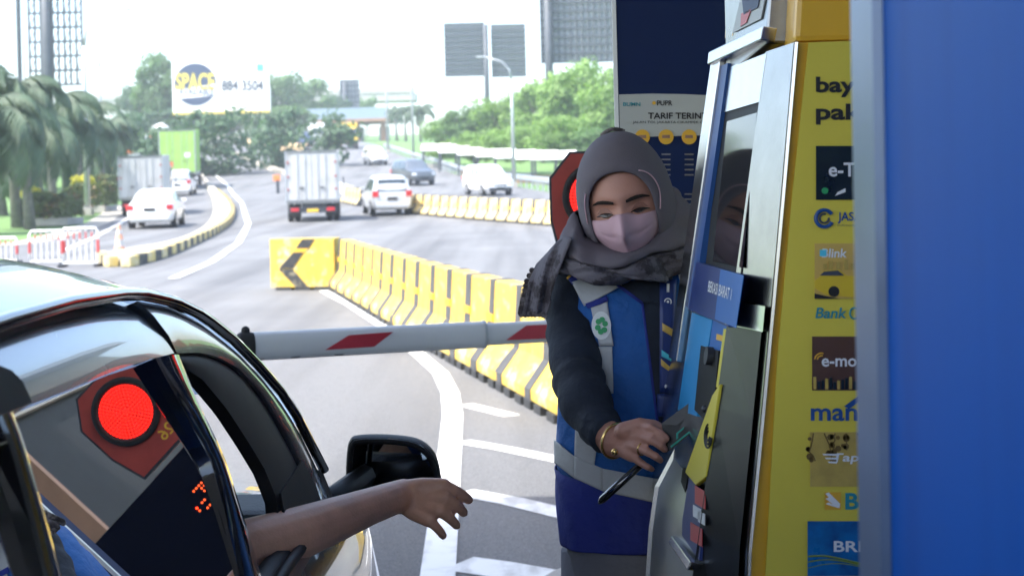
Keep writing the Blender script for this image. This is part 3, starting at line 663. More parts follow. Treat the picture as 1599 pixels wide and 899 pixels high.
# clipped hedges in planters
def hedge(px0, px1, vb, vt, label, ball=None, dpt=2.2):
    a, b = G(px0, vb), G(px1, vb); d = (a.y + b.y) / 2; zb = gz(d); wd = abs(b.x - a.x); h = (vb - vt) / F * d; R = random.Random(px0)
    c = V(((a.x + b.x) / 2, d + dpt / 2, zb)); r = thing('hedge', label, 'hedge', c, 'clipped hedges on the left verge')
    MB().box(c + V((0, 0, h * .13)), (wd, dpt, h * .26)).build('planter', 'concrete', r, bevel=.04)
    mb = MB(); vs = []; fs = []
    for i in range(3600):
        q = V((R.uniform(-1, 1), R.uniform(-1, 1), R.uniform(0, 1))); ax = R.choice((0, 1, 2, 2))
        if ax == 2: q.z = R.uniform(.9, 1.02)
        else: q[ax] = (1 if R.random() < .5 else -1) * R.uniform(.9, 1.04)
        bl = 1 - .1 * max(0, q.z - .6) / .4
        p = c + V((q.x * wd * .5 * bl, q.y * dpt * .5 * bl, h * (.25 + .75 * q.z) + .12 * math.sin(q.x * 5 + px0))); n = V((R.gauss(0, 1), R.gauss(0, 1), R.gauss(0, 1))).normalized(); x = n.orthogonal().normalized() * .11; y = n.cross(x); k = len(vs)
        vs += [p - x, p + y * .6, p + x, p - y * .6]; fs.append((k, k + 1, k + 2, k + 3))
    mb.v = vs; mb.f = fs; mb.mi = [0] * len(fs); mb.build('foliage', 'leaf_hedge', r, fix=False)
    if ball:
        bu, bv, br = ball; p = P(bu, bv, d + dpt * .5); rad = br / F * d; cl = leaf_cloud(px0, 1500, rad, rad * .9, rad * .55, .09, 30, lump=.45)
        for q in cl.v: q += V((p.x, p.y, p.z - rad * .5))
        g = thing('golden_shrub', f'golden yellow clipped shrub on top of the hedge {"nearest the left edge" if px0 < 60 else "by the first lamp post" if bu < 140 else "by the second lamp post"}', 'shrub', (p.x, p.y, zb + h), 'golden shrubs')
        cl.build('foliage', 'leaf_gold', g, fix=False); MB().tube([(p.x, p.y, zb + h * .5), (p.x, p.y, p.z)], .05, 6).build('stem', 'bark', g)
hedge(35, 100, 353, 306, 'red-tipped clipped hedge in a planter at the left, golden ball on it', (47, 300, 17))
hedge(104, 160, 333, 290, 'red-tipped clipped hedge by the first lamp post base', (128, 284, 20))
hedge(140, 166, 312, 276, 'small clipped hedge by the second lamp post base', (153, 283, 15))
# ------------------------------------------------------------------ street furniture far off
def lamp_post(u, vb, vt, arm, label):
    p = G(u, vb); d = p.y; h = P(u, vt, d).z - p.z; x0 = p.x; r = thing('street_lamp', label, 'street lamp', (x0, d, p.z), 'street lamps'); z0 = p.z; s = arm
    MB().tube([(x0, d, z0 - .1), (x0, d, z0 + h * .6), (x0 + .02 * s, d, z0 + h * .84)], [.15, .11, .08], 10).build('pole', 'galv', r, smooth=True)
    MB().tube([(x0 + .02 * s, d, z0 + h * .84), (x0 + .15 * s, d, z0 + h * .92), (x0 + .6 * s, d, z0 + h * .98), (x0 + 1.7 * s, d, z0 + h * 1.02)], [.08, .06, .05, .04], 8).build('arm', 'galv', r, smooth=True)
    MB().box((x0 + 1.95 * s, d, z0 + h * 1.02), (.6, .22, .12)).build('lamp_head', 'galv', r, bevel=.03)
    MB().box((x0, d, z0 + .15), (.5, .5, .35)).build('footing', 'concrete', r, bevel=.03)
lamp_post(137, 336, 22, 1, 'tall grey street lamp nearest the palms, left one of two')
lamp_post(159, 282, 72, 1, 'grey street lamp further up the ramp, right one of the two by the palms')
lamp_post(803, 293, 92, -1, 'thin lamp post in front of the right trees and white shelters')
lamp_post(646, 250, 66, -1, 'thin hazy lamp post left of the double billboard')
lamp_post(606, 238, 92, -1, 'faint far lamp post right of the distant toll gate')
lamp_post(424, 232, 118, -1, 'faint far lamp post at the right edge of the white billboard')
# guard rail along the right carriageway
gp = smooth_line([G(u, v) for u, v in [(600, 235), (670, 258), (745, 282), (805, 291), (880, 303)]], 2.0)
gr = thing('guard_rail', 'long pale steel guard rail along the right carriageway below the trees', 'guard rail', (gp[0].x, gp[0].y, gz(gp[0].y)))
mb = MB(); mb.loft([[V((p.x + o, p.y, gz(p.y) + z)) for o, z in ((0, .45), (-.06, .55), (0, .62), (-.06, .70), (0, .8), (.03, .62))] for p in gp]); mb.build('rail', 'galv', gr)
for p in gp[::1]: MB().span((p.x + .04, p.y - .05, gz(p.y) - .1), (p.x + .16, p.y + .05, gz(p.y) + .78)).build('post', 'galv', gr)
# row of white roofed shelters behind the rail
for i, (u, d) in enumerate([(868, 92), (838, 96), (806, 101), (775, 106), (744, 111), (712, 117), (684, 123)]):
    p = P(u, 290, d); z = gz(d) - .2; r = thing('shelter', f'open stall shelter with white roof behind the guard rail, {ords[i]} from the right', 'shelter', (p.x, d + 4, z), 'white roofed stall shelters')
    c = V((p.x, d + 4, z)); wd = 1.55
    MB().prism([c + V((-wd, -1.4, 2.0)), c + V((wd, -1.4, 2.0)), c + V((wd, 0, 2.55)), c + V((-wd, 0, 2.55))], (0, 0, 1), .06).build('roof_slope', 'white_paint', r); MB().prism([c + V((-wd, 0, 2.55)), c + V((wd, 0, 2.55)), c + V((wd, 1.4, 2.0)), c + V((-wd, 1.4, 2.0))], (0, 0, 1), .06).build('roof_slope', 'white_paint', r)
    for x in (-wd + .1, wd - .1):
        for y in (-1.3, 1.3): MB().span(c + V((x - .06, y - .06, 0)), c + V((x + .06, y + .06, 2.05))).build('post', 'frame_grey', r)
    MB().span(c + V((-wd + .2, .2, 0)), c + V((wd - .2, .9, .9))).build('counter', ['concrete', 'roof_brown', 'galv'][i % 3], r)
# billboards
def frame_board(name, u0, u1, v0, v1, d, label, posts, cols, rows_, solid, depth=1.0):
    a, b = P(u0, v0, d), P(u1, v1, d); zb = gz(d); x0, x1, z1, z0 = a.x, b.x, a.z, b.z; r = thing(name, label, 'billboard', ((x0 + x1) / 2, d, zb))
    if solid: MB().span((x0, d + .1, z0), (x1, d + .25, z1)).build('panel', 'frame_panel', r)
    for i in range(cols + 1): x = lerp(x0, x1, i / cols); MB().span((x - .085, d - .1, z0), (x + .085, d + .06, z1)).build('upright', 'frame_grey', r)
    for j in range(rows_ + 1): z = lerp(z0, z1, j / rows_); MB().span((x0 - .1, d - .16, z - .1), (x1 + .1, d - .11, z + .1)).build('cross_bar', 'frame_grey', r)
    if not solid:
        for i in range(0, cols, 2):
            for j in range(rows_):
                MB().tube([(lerp(x0, x1, i / cols), d + .1, lerp(z0, z1, j / rows_)), (lerp(x0, x1, (i + 1) / cols), d + .1, lerp(z0, z1, (j + 1) / rows_))], .04, 4).build('brace', 'frame_grey', r)
    for u, wpx in posts:
        x = P(u, v1, d).x; w_ = wpx / F * d / 2; MB().tube([(x, d - .35 - w_, zb - .5), (x, d - .35 - w_, z1 - .3)], w_, 14).build('post', 'frame_grey', r, smooth=True)
    return r
frame_board('lattice_billboard', 42, 130, -90, 132, 125, 'tall open lattice billboard frame above the palms', [(79, 15)], 9, 10, False)
lb = thing('tall_mast', 'dark narrow mast left of the lattice billboard', 'mast', (P(33, 200, 130).x, 130, gz(130))); x = P(33, 200, 130).x
MB().tube([(x, 130, gz(130)), (x, 130, 24)], .22, 10).build('pole', 'frame_grey', lb)
MB().tube([(x + .45, 130, gz(130)), (x + .45, 130, 24)], .1, 8).build('conduit', 'galv', lb)
frame_board('double_billboard', 694, 757, 38, 118, 190, 'left face of the double billboard, grey gridded back, above the trees', [(760, 8)], 12, 9, True)
frame_board('double_billboard', 767, 821, 40, 119, 190, 'right face of the double billboard, grey gridded back, above the trees', [], 10, 9, True)
frame_board('tall_billboard', 842, 985, -60, 95, 140, 'tall dark billboard back cut by the top edge beside the navy board', [(857, 13)], 15, 12, True)
frame_board('far_billboard', 531, 561, 126, 168, 250, 'small far grey billboard above the distant toll gate roof', [(539, 5)], 5, 5, True)
d = 172; a, b = P(268, 98, d), P(421, 172, d); pl = (V((0, d - .02, 0)), V((0, -1, 0))); bb = thing('white_billboard', 'white billboard reading SPACE AVAILABLE 884 3504 on two posts', 'billboard', ((a.x + b.x) / 2, d, gz(d)))
MB().span((a.x, d, b.z), (b.x, d + .5, a.z)).build('panel', 'white_paint', bb); MB().span((a.x, d - .05, b.z - .3), (b.x, d + .5, b.z)).build('ledge', 'billboard_yellow', bb)
for u in (298, 395): MB().tube([(P(u, 180, d).x, d + .7, gz(d) - 1), (P(u, 180, d).x, d + .7, b.z + 1)], .35, 12).build('post', 'frame_grey', bb, smooth=True)
c = on_plane(305, 132, pl, .0); MB().disc(c, (0, -1, 0), 33 / F * d, .03, 40).build('round_badge', 'billboard_navy', bb)
MB().quad(*[on_plane(u, v, pl, .04) for u, v in ((272, 141), (337, 131), (337, 149), (274, 155))]).build('badge_band', 'white_paint', bb)
text_px('lettering', 'SPACE', (274, 114, 335, 141), pl, 'billboard_yellow', bb, .06, .03, .0); text_px('lettering', 'AVAILABLE', (279, 138, 334, 149), pl, 'billboard_navy', bb, .06, .02)
text_px('lettering', '884 3504', (346, 125, 411, 142), pl, 'billboard_ink', bb, .04, .025); text_px('lettering', '(021)', (372, 152, 386, 158), pl, 'billboard_ink', bb, .04)
MB().quad(*[on_plane(u, v, pl, .04) for u, v in ((401, 100), (411, 100), (411, 111), (401, 111))]).build('emblem', 'cyan', bb)
# far toll gate
d = 222; zb = gz(d); a, b = P(478, 171, d), P(606, 186, d); tg = thing('far_toll_gate', 'distant toll gate with long blue-grey roof on brown columns', 'toll gate', ((a.x + b.x) / 2, d, zb))
MB().span((a.x, d - 1, b.z + .1), (b.x, d + 9, a.z)).build('roof', 'roof_blue', tg); MB().span((a.x - .3, d - 1.2, b.z - .35), (b.x + .3, d + 9, b.z + .09)).build('eaves', 'roof_brown', tg)
for u in (484, 521, 558, 598):
    p = P(u, 200, d); MB().span((p.x - .35, d, zb), (p.x + .35, d + .7, b.z - .3)).build('column', 'roof_brown', tg)
    MB().span((p.x - .8, d + 2, zb), (p.x + .8, d + 4.5, zb + 2.3)).build('booth', 'far_glass_pale', tg)
# overpass behind everything
d = 330; z = P(160, 158, d).z; ov = thing('overpass', 'long grey elevated road crossing behind the trees', 'overpass', (-60, d, gz(d)))
MB().span((-120, d, z - 1.6), (-22, d + 10, z + .2)).build('deck', 'concrete', ov); MB().span((-120, d - .2, z + .2), (-22, d, z + 1.3)).build('parapet', 'concrete', ov)
for x in range(-110, -22, 22): MB().span((x - 1, d + 3, gz(d) - 1), (x + 1, d + 6, z - 1.6)).build('pier', 'concrete', ov)
# red and white barricades, cone, marker post on the ramp
def barricade(px0, px1, vb, vt, label, yaw):
    a, b = G(px0, vb), G(px1, vb); d = (a.y + b.y) / 2; c = V(((a.x + b.x) / 2, d, gz(d) + .01)); wd = max(.8, (b - a).xy.length); h = (vb - vt) / F * d
    r = thing('barricade', label, 'barricade', c, 'red and white barricades'); ex = V((math.cos(yaw), math.sin(yaw), 0))
    arch = [(-.5, 0), (-.5, h * .9), (-.44, h), (.44, h), (.5, h * .9), (.5, 0)]
    MB().tube([c + ex * x * wd + V((0, 0, z)) for x, z in arch], .026, 8).build('frame', 'white_paint', r, smooth=True)
    for s in (-.5, .5):
        MB().tube([c + ex * s * wd + V((0, 0, h * .35)), c + ex * s * wd + V((0, 0, h * .7))], .032, 8).build('red_band', 'red_paint', r)
        MB().box(c + ex * s * wd + V((0, 0, .03)), (.08, .5, .06), yaw).build('foot', 'dark_metal', r)
    for k in range(5):
        x = -.5 + (k + 1) / 6; MB().tube([c + ex * x * wd + V((0, 0, h * .1)), c + ex * x * wd + V((0, 0, h))], .013, 6).build('bar', 'white_paint', r)
        MB().tube([c + ex * x * wd + V((0, 0, h * .72)), c + ex * x * wd + V((0, 0, h * .9))], .017, 6).build('red_band', 'red_paint', r)
    MB().tube([c - ex * .5 * wd + V((0, 0, h * .1)), c + ex * .5 * wd + V((0, 0, h * .1))], .025, 6).build('lower_rail', 'white_paint', r)
barricade(-16, 18, 412, 372, 'red and white steel barricade cut by the left edge', 0); barricade(57, 91, 414, 361, 'red and white steel barricade, middle of the three left of the cone', 0); barricade(109, 143, 417, 357, 'red and white steel barricade nearest the traffic cone', 0)
p = G(187, 402); cn = thing('traffic_cone', 'faded orange and white traffic cone at the nose of the divider', 'traffic cone', (p.x, p.y, gz(p.y))); h = 48 / F * p.y; z = gz(p.y) + .01
MB().box((p.x, p.y, z + .02), (.42, .42, .045)).build('base', 'rubber', cn, bevel=.01)
rr_ = lambda t: lerp(.16, .035, t)
for t0, t1, m in ((0, .3, 'cone_orange'), (.3, .52, 'white_dirty'), (.52, .7, 'cone_orange'), (.7, .84, 'white_dirty'), (.84, 1, 'cone_orange')):
    MB().disc((p.x, p.y, z + .04 + h * t0), (0, 0, 1), rr_(t0), h * (t1 - t0), 20, r2=rr_(t1)).build('cone_band', m, cn, auto=.6)
p = G(434, 302); mk = thing('marker_post', 'small orange board on a dark post left of the white box truck', 'marker', (p.x, p.y, gz(p.y))); z = gz(p.y)
MB().tube([(p.x, p.y, z), (p.x, p.y, z + .9)], .1, 8).build('post', 'dark_metal', mk); MB().box((p.x - .05, p.y - .06, z + 1.0), (.45, .04, .4)).build('board', 'orange', mk, bevel=.02)
# two far workers beside the service truck
def far_person(u, v, shirt, label, lean=0.):
    p = G(u, v); z = gz(p.y) + .012; x, y = p.x, p.y; m = MB()
    for s in (-1, 1):
        m.tube([(x + s * .09, y, z + .03), (x + s * .1, y, z + .5), (x + s * .08, y, z + .9)], [.06, .065, .09], 10, rnd=True)
        m.tube([(x + s * .2, y, z + 1.4), (x + s * .25, y - .03, z + 1.12), (x + s * .22 + lean, y - .15, z + .9)], [.055, .045, .035], 8, rnd=True); m.ball((x + s * .1, y - .07, z + .04), (.045, .12, .045))
    m.tube([(x, y, z + .86), (x, y, z + 1.15), (x, y, z + 1.42)], [.15, .15, .17], 14, rnd=True, flat=.7); m.tube([(x, y, z + 1.4), (x, y, z + 1.6)], .055, 8); m.ball((x, y - .01, z + 1.64), (.085, .1, .12))
    me = remesh(m, .025, 3); me.materials.append(MATS['trouser_far']); o = bpy.data.objects.new('person', me); COL.objects.link(o); tag(o, label, 'person', 'workers on the verge')
    ORG[o.name] = V((0, 0, 0))
    MB().tube([(x, y, z + .88), (x, y, z + 1.15), (x, y, z + 1.46)], [.18, .18, .2], 14, flat=.75).build('vest', shirt, o, smooth=True); MB().ball((x, y, z + 1.70), (.1, .12, .08)).build('cap', 'orange', o, smooth=True)
mat('trouser_far', (.05, .06, .09), .8)
far_person(174, 289, 'print_gold', 'worker in yellow vest standing on the verge left of the other worker'); far_person(184, 290, 'orange', 'worker in orange vest standing next to the service truck', .05)
# ------------------------------------------------------------------ the near car (dark metallic, right-hand drive, driver's window open)
mat('car_paint', (.20, .215, .235), .25, .75, var=.05, scale=3, coat=1.)
mat('car_black', (.010, .0105, .012), .6, var=.2, scale=8, spec=.2)
mat('car_gloss_black', (.012, .012, .014), .08, var=0, coat=1.)
mat('trim_dark', (.03, .032, .035), .6, var=.15, scale=30, bump=.2, bscale=200)
mat('chrome', (.75, .76, .77), .08, 1., var=0)
mat('seat_fabric', (.035, .037, .042), .9, var=.2, scale=20, bump=.3, bscale=120)
mat('mirror_glass', (.55, .58, .60), .01, 1., var=0)
glass('glass_tint', (.045, .05, .05), 1.42); glass('glass_screen', (.20, .225, .235), 1.5); glass('glass_clear', (.9, .92, .92), 1.5)
TS = .376
SN = V((1, 0, TS)).normalized(); SIDE = (V((-.36, 2.0, 1.09)), SN)          # plane of the side windows
CXC = -1.205                                                                # centre line of the car
def S(u, v, off=0.): return on_plane(u, v, SIDE, off)
def sx(z): return -.36 - TS * (z - 1.09)
cr_ = thing('near_car', 'dark silver car stopped at the kiosk with an arm out of its window', 'car', (CXC, 1.9, 0))
# rail line (roof edge) as picture points on the side plane, continued to the rear
rp = [S(u, v) for u, v in [(0, 508), (106, 477), (187, 464), (219, 464), (266, 474), (312, 496), (359, 533), (400, 574), (437, 617), (470, 668), (500, 730), (520, 775)]]
def plpt(y, z): return V((sx(z), y, z))
rail = [plpt(-.45, 1.20), plpt(-.30, 1.30), plpt(-.05, 1.39), plpt(.3, 1.445), plpt(.7, 1.475), plpt(1.1, 1.49)] + rp
def rail_at(y):
    for a, b in zip(rail, rail[1:]):
        if y <= b.y: return a.lerp(b, (y - a.y) / (b.y - a.y))
    return rail[-1].copy()
zcen = [(-.55, 1.30), (-.35, 1.44), (0, 1.525), (.4, 1.565), (.9, 1.588), (1.4, 1.594), (1.8, 1.586), (2.1, 1.562), (2.3, 1.517), (2.5, 1.435), (2.9, 1.21), (3.2, 1.03)]
def top_ring(y, dyc):
    """half section from rail to centre; dyc = how much further forward the centre line lies"""
    r = rail_at(y); out = []
    for k in range(13):
        s = k / 12; yy = y + dyc * (1 - (1 - s) ** 2); zc = interp(zcen, yy); g = 1 - (1 - s) ** 3.2
        out.append(V((lerp(r.x, CXC, s), yy, lerp(r.z, zc, g))))
    return out + [V((2 * CXC - p.x, p.y, p.z)) for p in reversed(out[:-1])]
ys = [-.45, -.3, -.1, .1, .4, .8, 1.2, 1.5, 1.7, 1.85, 2.0, 2.1, 2.18]
def dy(y): return interp([(1.5, 0), (2.2, .16), (2.66, .42)], y)
MB().loft([top_ring(y, dy(y)) for y in ys], closed=False).build('roof', 'car_paint', cr_, smooth=True)
yw = [2.18, 2.25, 2.35, 2.45, 2.55, 2.62]
MB().loft([top_ring(y, dy(y)) for y in yw], closed=False).build('windscreen', 'glass_screen', cr_, smooth=True)
MB().loft([top_ring(y, dy(y))[2:-2] for y in (2.14, 2.17, 2.20, 2.23)], closed=False).build('windscreen_edge', 'car_gloss_black', cr_, smooth=True)
for q in cr_.children[-1].data.vertices: q.co.z += .004
# drip moulding
for s in (0, 1):
    f = (lambda p: V((2 * CXC - p.x, p.y, p.z))) if s else (lambda p: p)
    ln = [f(rail_at(-.4 + i * (2.95 + .1) / 60)) for i in range(61)]
    MB().tube([p + V((.004 if not s else -.004, 0, .004)) for p in ln], .009, 8).build('drip_moulding', 'car_gloss_black', cr_, smooth=True)
# side structure: polygons on the side plane
def side_poly(name, pts, th, m, off=0., mirror=True, bevel=0.):
    o = MB().prism([p + SN * off for p in pts], SN, th).build(name, m, cr_, bevel=bevel)
    if mirror:
        n2 = V((-SN.x, 0, SN.z)); MB().prism([V((2 * CXC - (p + SN * off).x, p.y, (p + SN * off).z)) for p in pts], n2, th).build(name, m, cr_, bevel=bevel)
    return o
def strip_between(name, A, B, th, m, off=0., tilt=0.):
    """thin curved band between two lines of equal length, thickened along the side normal"""
    for s in (0, 1):
        f = (lambda p: V((2 * CXC - p.x, p.y, p.z))) if s else (lambda p: p)
        n = SN if not s else V((-SN.x, 0, SN.z)); k = len(A)
        mb = MB(); mb.loft([[f(a) - n * (.03 + tilt) + n * off, f(a) + n * (off - tilt), f(a.lerp(b, .3)) + n * (off + th - tilt * .7), f(a.lerp(b, .7)) + n * (off + th - tilt * .3), f(b) + n * off, f(b) - n * .02 + n * off] for a, b in zip(A, B)])
        mb.build(name, m, cr_, auto=.9)
def samp(pts, n):
    L = [0]
    for a, b in zip(pts, pts[1:]): L.append(L[-1] + (b - a).length)
    out = []
    for i in range(n):
        t = L[-1] * i / (n - 1)
        for k in range(len(pts) - 1):
            if t <= L[k + 1] + 1e-9: out.append(pts[k].lerp(pts[k + 1], (t - L[k]) / max(1e-9, L[k + 1] - L[k]))); break
    return out
wt_rear = [plpt(-.2, 1.22), plpt(.1, 1.32), plpt(.5, 1.375), plpt(.9, 1.395)] + [S(u, v) for u, v in [(44, 633), (103, 610), (187, 575), (237, 560), (272, 551)]]
ra_rear = [rail_at(-.3 + (2.06 + .3) * i / 24) for i in range(25)]
ra_rear = [p for p in ra_rear if p.y <= S(218, 470).y + .001] + [S(218, 470)]
strip_between('rear_door_frame', samp(ra_rear, 20), samp(wt_rear, 20), .006, 'car_paint', 0., .019)
wt_front = [S(u, v) for u, v in [(276, 551), (312, 550), (344, 558), (375, 577), (412, 618), (448, 676), (480, 742), (500, 790)]]
ra_front = [S(220, 468), S(266, 476), S(312, 498), S(359, 535), S(400, 576), S(437, 619), S(470, 670), S(500, 732), S(520, 777)]
strip_between('front_door_frame', samp(ra_front, 20), samp(wt_front, 20), .006, 'car_paint', 0., .005)
ap_in = [S(u, v) for u, v in [(284, 566), (322, 590), (360, 636), (395, 690), (420, 732), (437, 775), (441, 812)]]
ap_out = [S(u, v) for u, v in [(276, 552), (318, 551), (350, 562), (385, 587), (420, 632), (462, 710), (503, 800)]]
strip_between('pillar_trim', samp(ap_out, 18), samp(ap_in, 18), .004, 'car_black', -.006)
bl = [S(u, v) for u, v in [(240, 560), (287, 647), (328, 722), (350, 805), (370, 890), (378, 930)]]; br = [S(u, v) for u, v in [(279, 556), (304, 624), (345, 711), (368, 783), (395, 860), (415, 930)]]
strip_between('door_pillar', samp(bl, 14), samp(br, 14), .008, 'car_gloss_black', .002)
# rear quarter: rear edge bar of the rear door and the dark corner before it
cl_ = [S(u, v) for u, v in [(-8, 652), (10, 690), (40, 800), (66, 905), (76, 950)]]; cr2 = [S(u, v) for u, v in [(14, 646), (30, 690), (62, 800), (92, 905), (104, 950)]]
strip_between('window_bar', samp(cl_, 10), samp(cr2, 10), .006, 'car_gloss_black', .002)
side_poly('quarter_panel', [S(-10, 575), S(8, 582), S(26, 600), S(40, 632), S(-10, 652), plpt(.75, 1.36)], .004, 'car_black', .003)
def belt(y): return interp([(-.3, 1.12), (1.0, 1.075), (2.25, 1.07), (2.7, 1.02)], y)
side_poly('sail_panel', [S(437, 770), S(444, 812), S(520, 838), S(528, 800), S(503, 738), S(470, 720)], .004, 'car_black', -.002)
# window glass
gp_ = [plpt(.95, 1.06), plpt(1.98, 1.055)] + [S(u, v) for u, v in [(355, 830), (330, 722), (290, 645), (245, 560), (187, 578), (103, 613), (44, 637), (10, 652)]]
MB().add([p + SN * (-.014 + .045 * (1.41 - p.z) + .004 * (p.y - 1.95)) for p in gp_], [tuple(range(len(gp_)))]).build('rear_door_glass', 'glass_tint', cr_)
MB().add([p - SN * .012 for p in [plpt(.0, 1.11), plpt(.93, 1.10), plpt(.95, 1.36), plpt(.5, 1.37), plpt(.1, 1.31)]], [(0, 1, 2, 3, 4)]).build('quarter_glass', 'glass_tint', cr_)
mir = lambda p: V((2 * CXC - p.x, p.y, p.z))
MB().add([mir(p - SN * .012) for p in gp_], [tuple(range(len(gp_)))]).build('rear_door_glass', 'glass_tint', cr_)
MB().add([mir(p - SN * .012) for p in [plpt(2.0, 1.09), plpt(2.5, 1.07), plpt(2.42, 1.2), plpt(2.25, 1.33), plpt(2.0, 1.40)]], [(0, 1, 2, 3, 4)]).build('front_door_glass', 'glass_tint', cr_)
MB().loft([[V((lerp(rail[0].x, mir(rail[0]).x, t), -.45 - .1 * math.sin(math.pi * t), 1.22 + .1 * math.sin(math.pi * t))) for t in (0, .25, .5, .75, 1)], [V((lerp(-.38, 2 * CXC + .38, t), -.72 - .08 * math.sin(math.pi * t), .98)) for t in (0, .25, .5, .75, 1)]], closed=False).build('rear_screen', 'glass_tint', cr_, smooth=True)
# lower body
def low_ring(y):
    zb = belt(y); x0 = sx(zb); w0 = interp([(-.75, -.14), (-.4, -.06), (.2, 0), (2.6, 0), (3.2, -.03), (3.6, -.09), (3.9, -.2), (4.02, -.36)], y)
    hd = interp([(2.55, 1.03), (3.0, 1.0), (3.5, .93), (3.85, .83), (4.02, .72)], y); zt = zb if y < 2.55 else min(zb, hd - .03); zt = zt if y > -.35 else lerp(.9, zb, max(0, (y + .75) / .4))
    bot = interp([(-.75, .45), (-.5, .28), (0, .2), (3.5, .2), (3.9, .3), (4.02, .42)], y)
    h = [(x0 + w0 - .02, zt), (x0 + w0 + .012, zt - .015), (x0 + w0 + .05, lerp(zt, bot, .28)), (x0 + w0 + .065, lerp(zt, bot, .5)), (x0 + w0 + .03, lerp(zt, bot, .85)), (x0 + w0 - .06, bot)]
    return [V((x, y, z)) for x, z in h]
yl = [-.75, -.6, -.35, 0, .5, 1, 1.5, 2.0, 2.3, 2.6, 2.8, 3.0, 3.2, 3.4, 3.6, 3.75, 3.9, 4.02]
for s in (0, 1):
    MB().loft([[mir(p) if s else p for p in low_ring(y)] for y in yl], closed=False).build('body_side', 'car_paint', cr_, smooth=True)
def hood_ring(y):
    e = low_ring(y)[0]; hd = interp([(2.55, 1.05), (3.0, 1.02), (3.5, .955), (3.85, .855), (4.02, .74)], y); out = []
    for k in range(9): s = k / 8; out.append(V((lerp(e.x, CXC, s), y + .1 * s * (1 if y > 3.4 else .3), lerp(e.z, hd, 1 - (1 - s) ** 3))))
    return out + [mir(p) for p in reversed(out[:-1])]
MB().loft([hood_ring(y) for y in (2.6, 2.8, 3.0, 3.2, 3.4, 3.6, 3.75, 3.9, 4.02)], closed=False).build('bonnet', 'car_paint', cr_, smooth=True)
fr_ = hood_ring(4.02); MB().loft([fr_, [V((p.x, p.y + .03, .55)) for p in fr_], [V((p.x, p.y, .3)) for p in fr_]], closed=False).build('front_bumper', 'car_paint', cr_, smooth=True)
bk = [low_ring(-.75)[0], low_ring(-.75)[3], low_ring(-.75)[5]]; MB().loft([[p, V((CXC, p.y - .12, p.z)), mir(p)] for p in bk], closed=False).build('tailgate', 'car_paint', cr_, smooth=True)
MB().loft([[V((rail_at(-.45).x, -.46, 1.2)), V((CXC, -.56, 1.3)), mir(V((rail_at(-.45).x, -.46, 1.2)))], [V((-.5, -.75, .9)), V((CXC, -.86, .92)), mir(V((-.5, -.75, .9)))]], closed=False).build('tailgate_upper', 'glass_tint', cr_)
for s in (0, 1):
    f = mir if s else (lambda p: p)
    b0 = [f(V((sx(belt(y)) + .006, y, belt(y) + .004))) for y in (0, .6, 1.2, 1.8, 2.1, 2.3, 2.5, 2.62)]
    MB().tube(b0, .009, 8).build('belt_moulding', 'car_black', cr_, smooth=True)
    b1 = [f(V((sx(belt(y)) - .02, y, belt(y) - .005))) for y in (0, .6, 1.2, 1.8, 2.1, 2.3, 2.5, 2.6)]
    MB().tube(b1, .02, 8).build('window_seal', 'car_black', cr_, smooth=True)
    hl = [V((-.42, 3.98, .72)), V((-.33, 3.72, .78)), V((-.3, 3.5, .83)), V((-.36, 3.55, .90)), V((-.48, 3.8, .86)), V((-.6, 3.99, .76))]
    n = V((.6, .6, .5)).normalized(); MB().add([f(p + n * .03) for p in hl] + [f(sum(hl, V((0, 0, 0))) / 6 + n * .09)], [(i, (i + 1) % 6, 6) for i in range(6)]).build('headlight_lens', 'glass_clear', cr_, smooth=True)
    MB().ball(f(V((-.42, 3.74, .81))), .06, 12, 8).build('headlamp', 'chrome', cr_, smooth=True)
    for y in (.3, 3.25):
        c = f(V((-.34, y, .31))); n = V((-1 if s else 1, 0, 0)); w_ = MB().disc(c - n * .12, n, .31, .16, 28).build('wheel', 'rubber', cr_, auto=.6)
        MB().disc(c + n * .03, n, .2, .015, 20).build('rim', 'rim', w_, auto=.6)
    MB().box(f(V((-.62, -.72, .9))), (.3, .1, .14)).build('tail_light', 'tail_red', cr_, bevel=.02)
MB().box((CXC, 4.03, .5), (.46, .02, .13)).build('number_plate', 'plate_black', cr_)
# interior
MB().span((-2.0, -.5, .28), (-.42, 2.9, .33)).build('floor_pan', 'trim_dark', cr_)
mb = MB(); pr_ = [(2.40, .70), (2.44, .96), (2.56, 1.055), (2.70, 1.06), (2.98, .98), (2.98, .55), (2.45, .55)]
mb.prism([V((-2.0, y, z)) for y, z in pr_], (1, 0, 0), 1.56).build('dashboard', 'trim_dark', cr_, bevel=.02)
st = MB(); c = V((-.78, 2.33, .90)); ax = V((0, -.85, .5)).normalized(); e1 = V((1, 0, 0)); e2 = ax.cross(e1)
st.tube([c + (e1 * math.cos(a) + e2 * math.sin(a)) * .18 for a in [2 * math.pi * k / 32 for k in range(33)]], .014, 8, caps=False); st.tube([c - e1 * .17, c, c + e1 * .17], .02, 6); st.tube([c, c - ax * .25], .03, 8)
st.build('steering_wheel', 'car_black', cr_, smooth=True)
for x in (-.80, -1.62):
    se = MB().box((x, 1.85, .58), (.5, .52, .2)).build('seat', 'seat_fabric', cr_, bevel=.05)
    MB().box((x, 1.53, .86), (.48, .16, .62), M=Matrix.Rotation(.18, 3, 'X')).build('seat_back', 'seat_fabric', se, bevel=.05); MB().box((x, 1.44, 1.24), (.26, .1, .17), M=Matrix.Rotation(.15, 3, 'X')).build('headrest', 'seat_fabric', se, bevel=.03)
MB().box((CXC, .72, .55), (1.4, .55, .22)).build('rear_bench', 'seat_fabric', cr_, bevel=.05); MB().box((CXC, .4, .85), (1.4, .16, .6), M=Matrix.Rotation(.2, 3, 'X')).build('rear_bench_back', 'seat_fabric', cr_, bevel=.05)
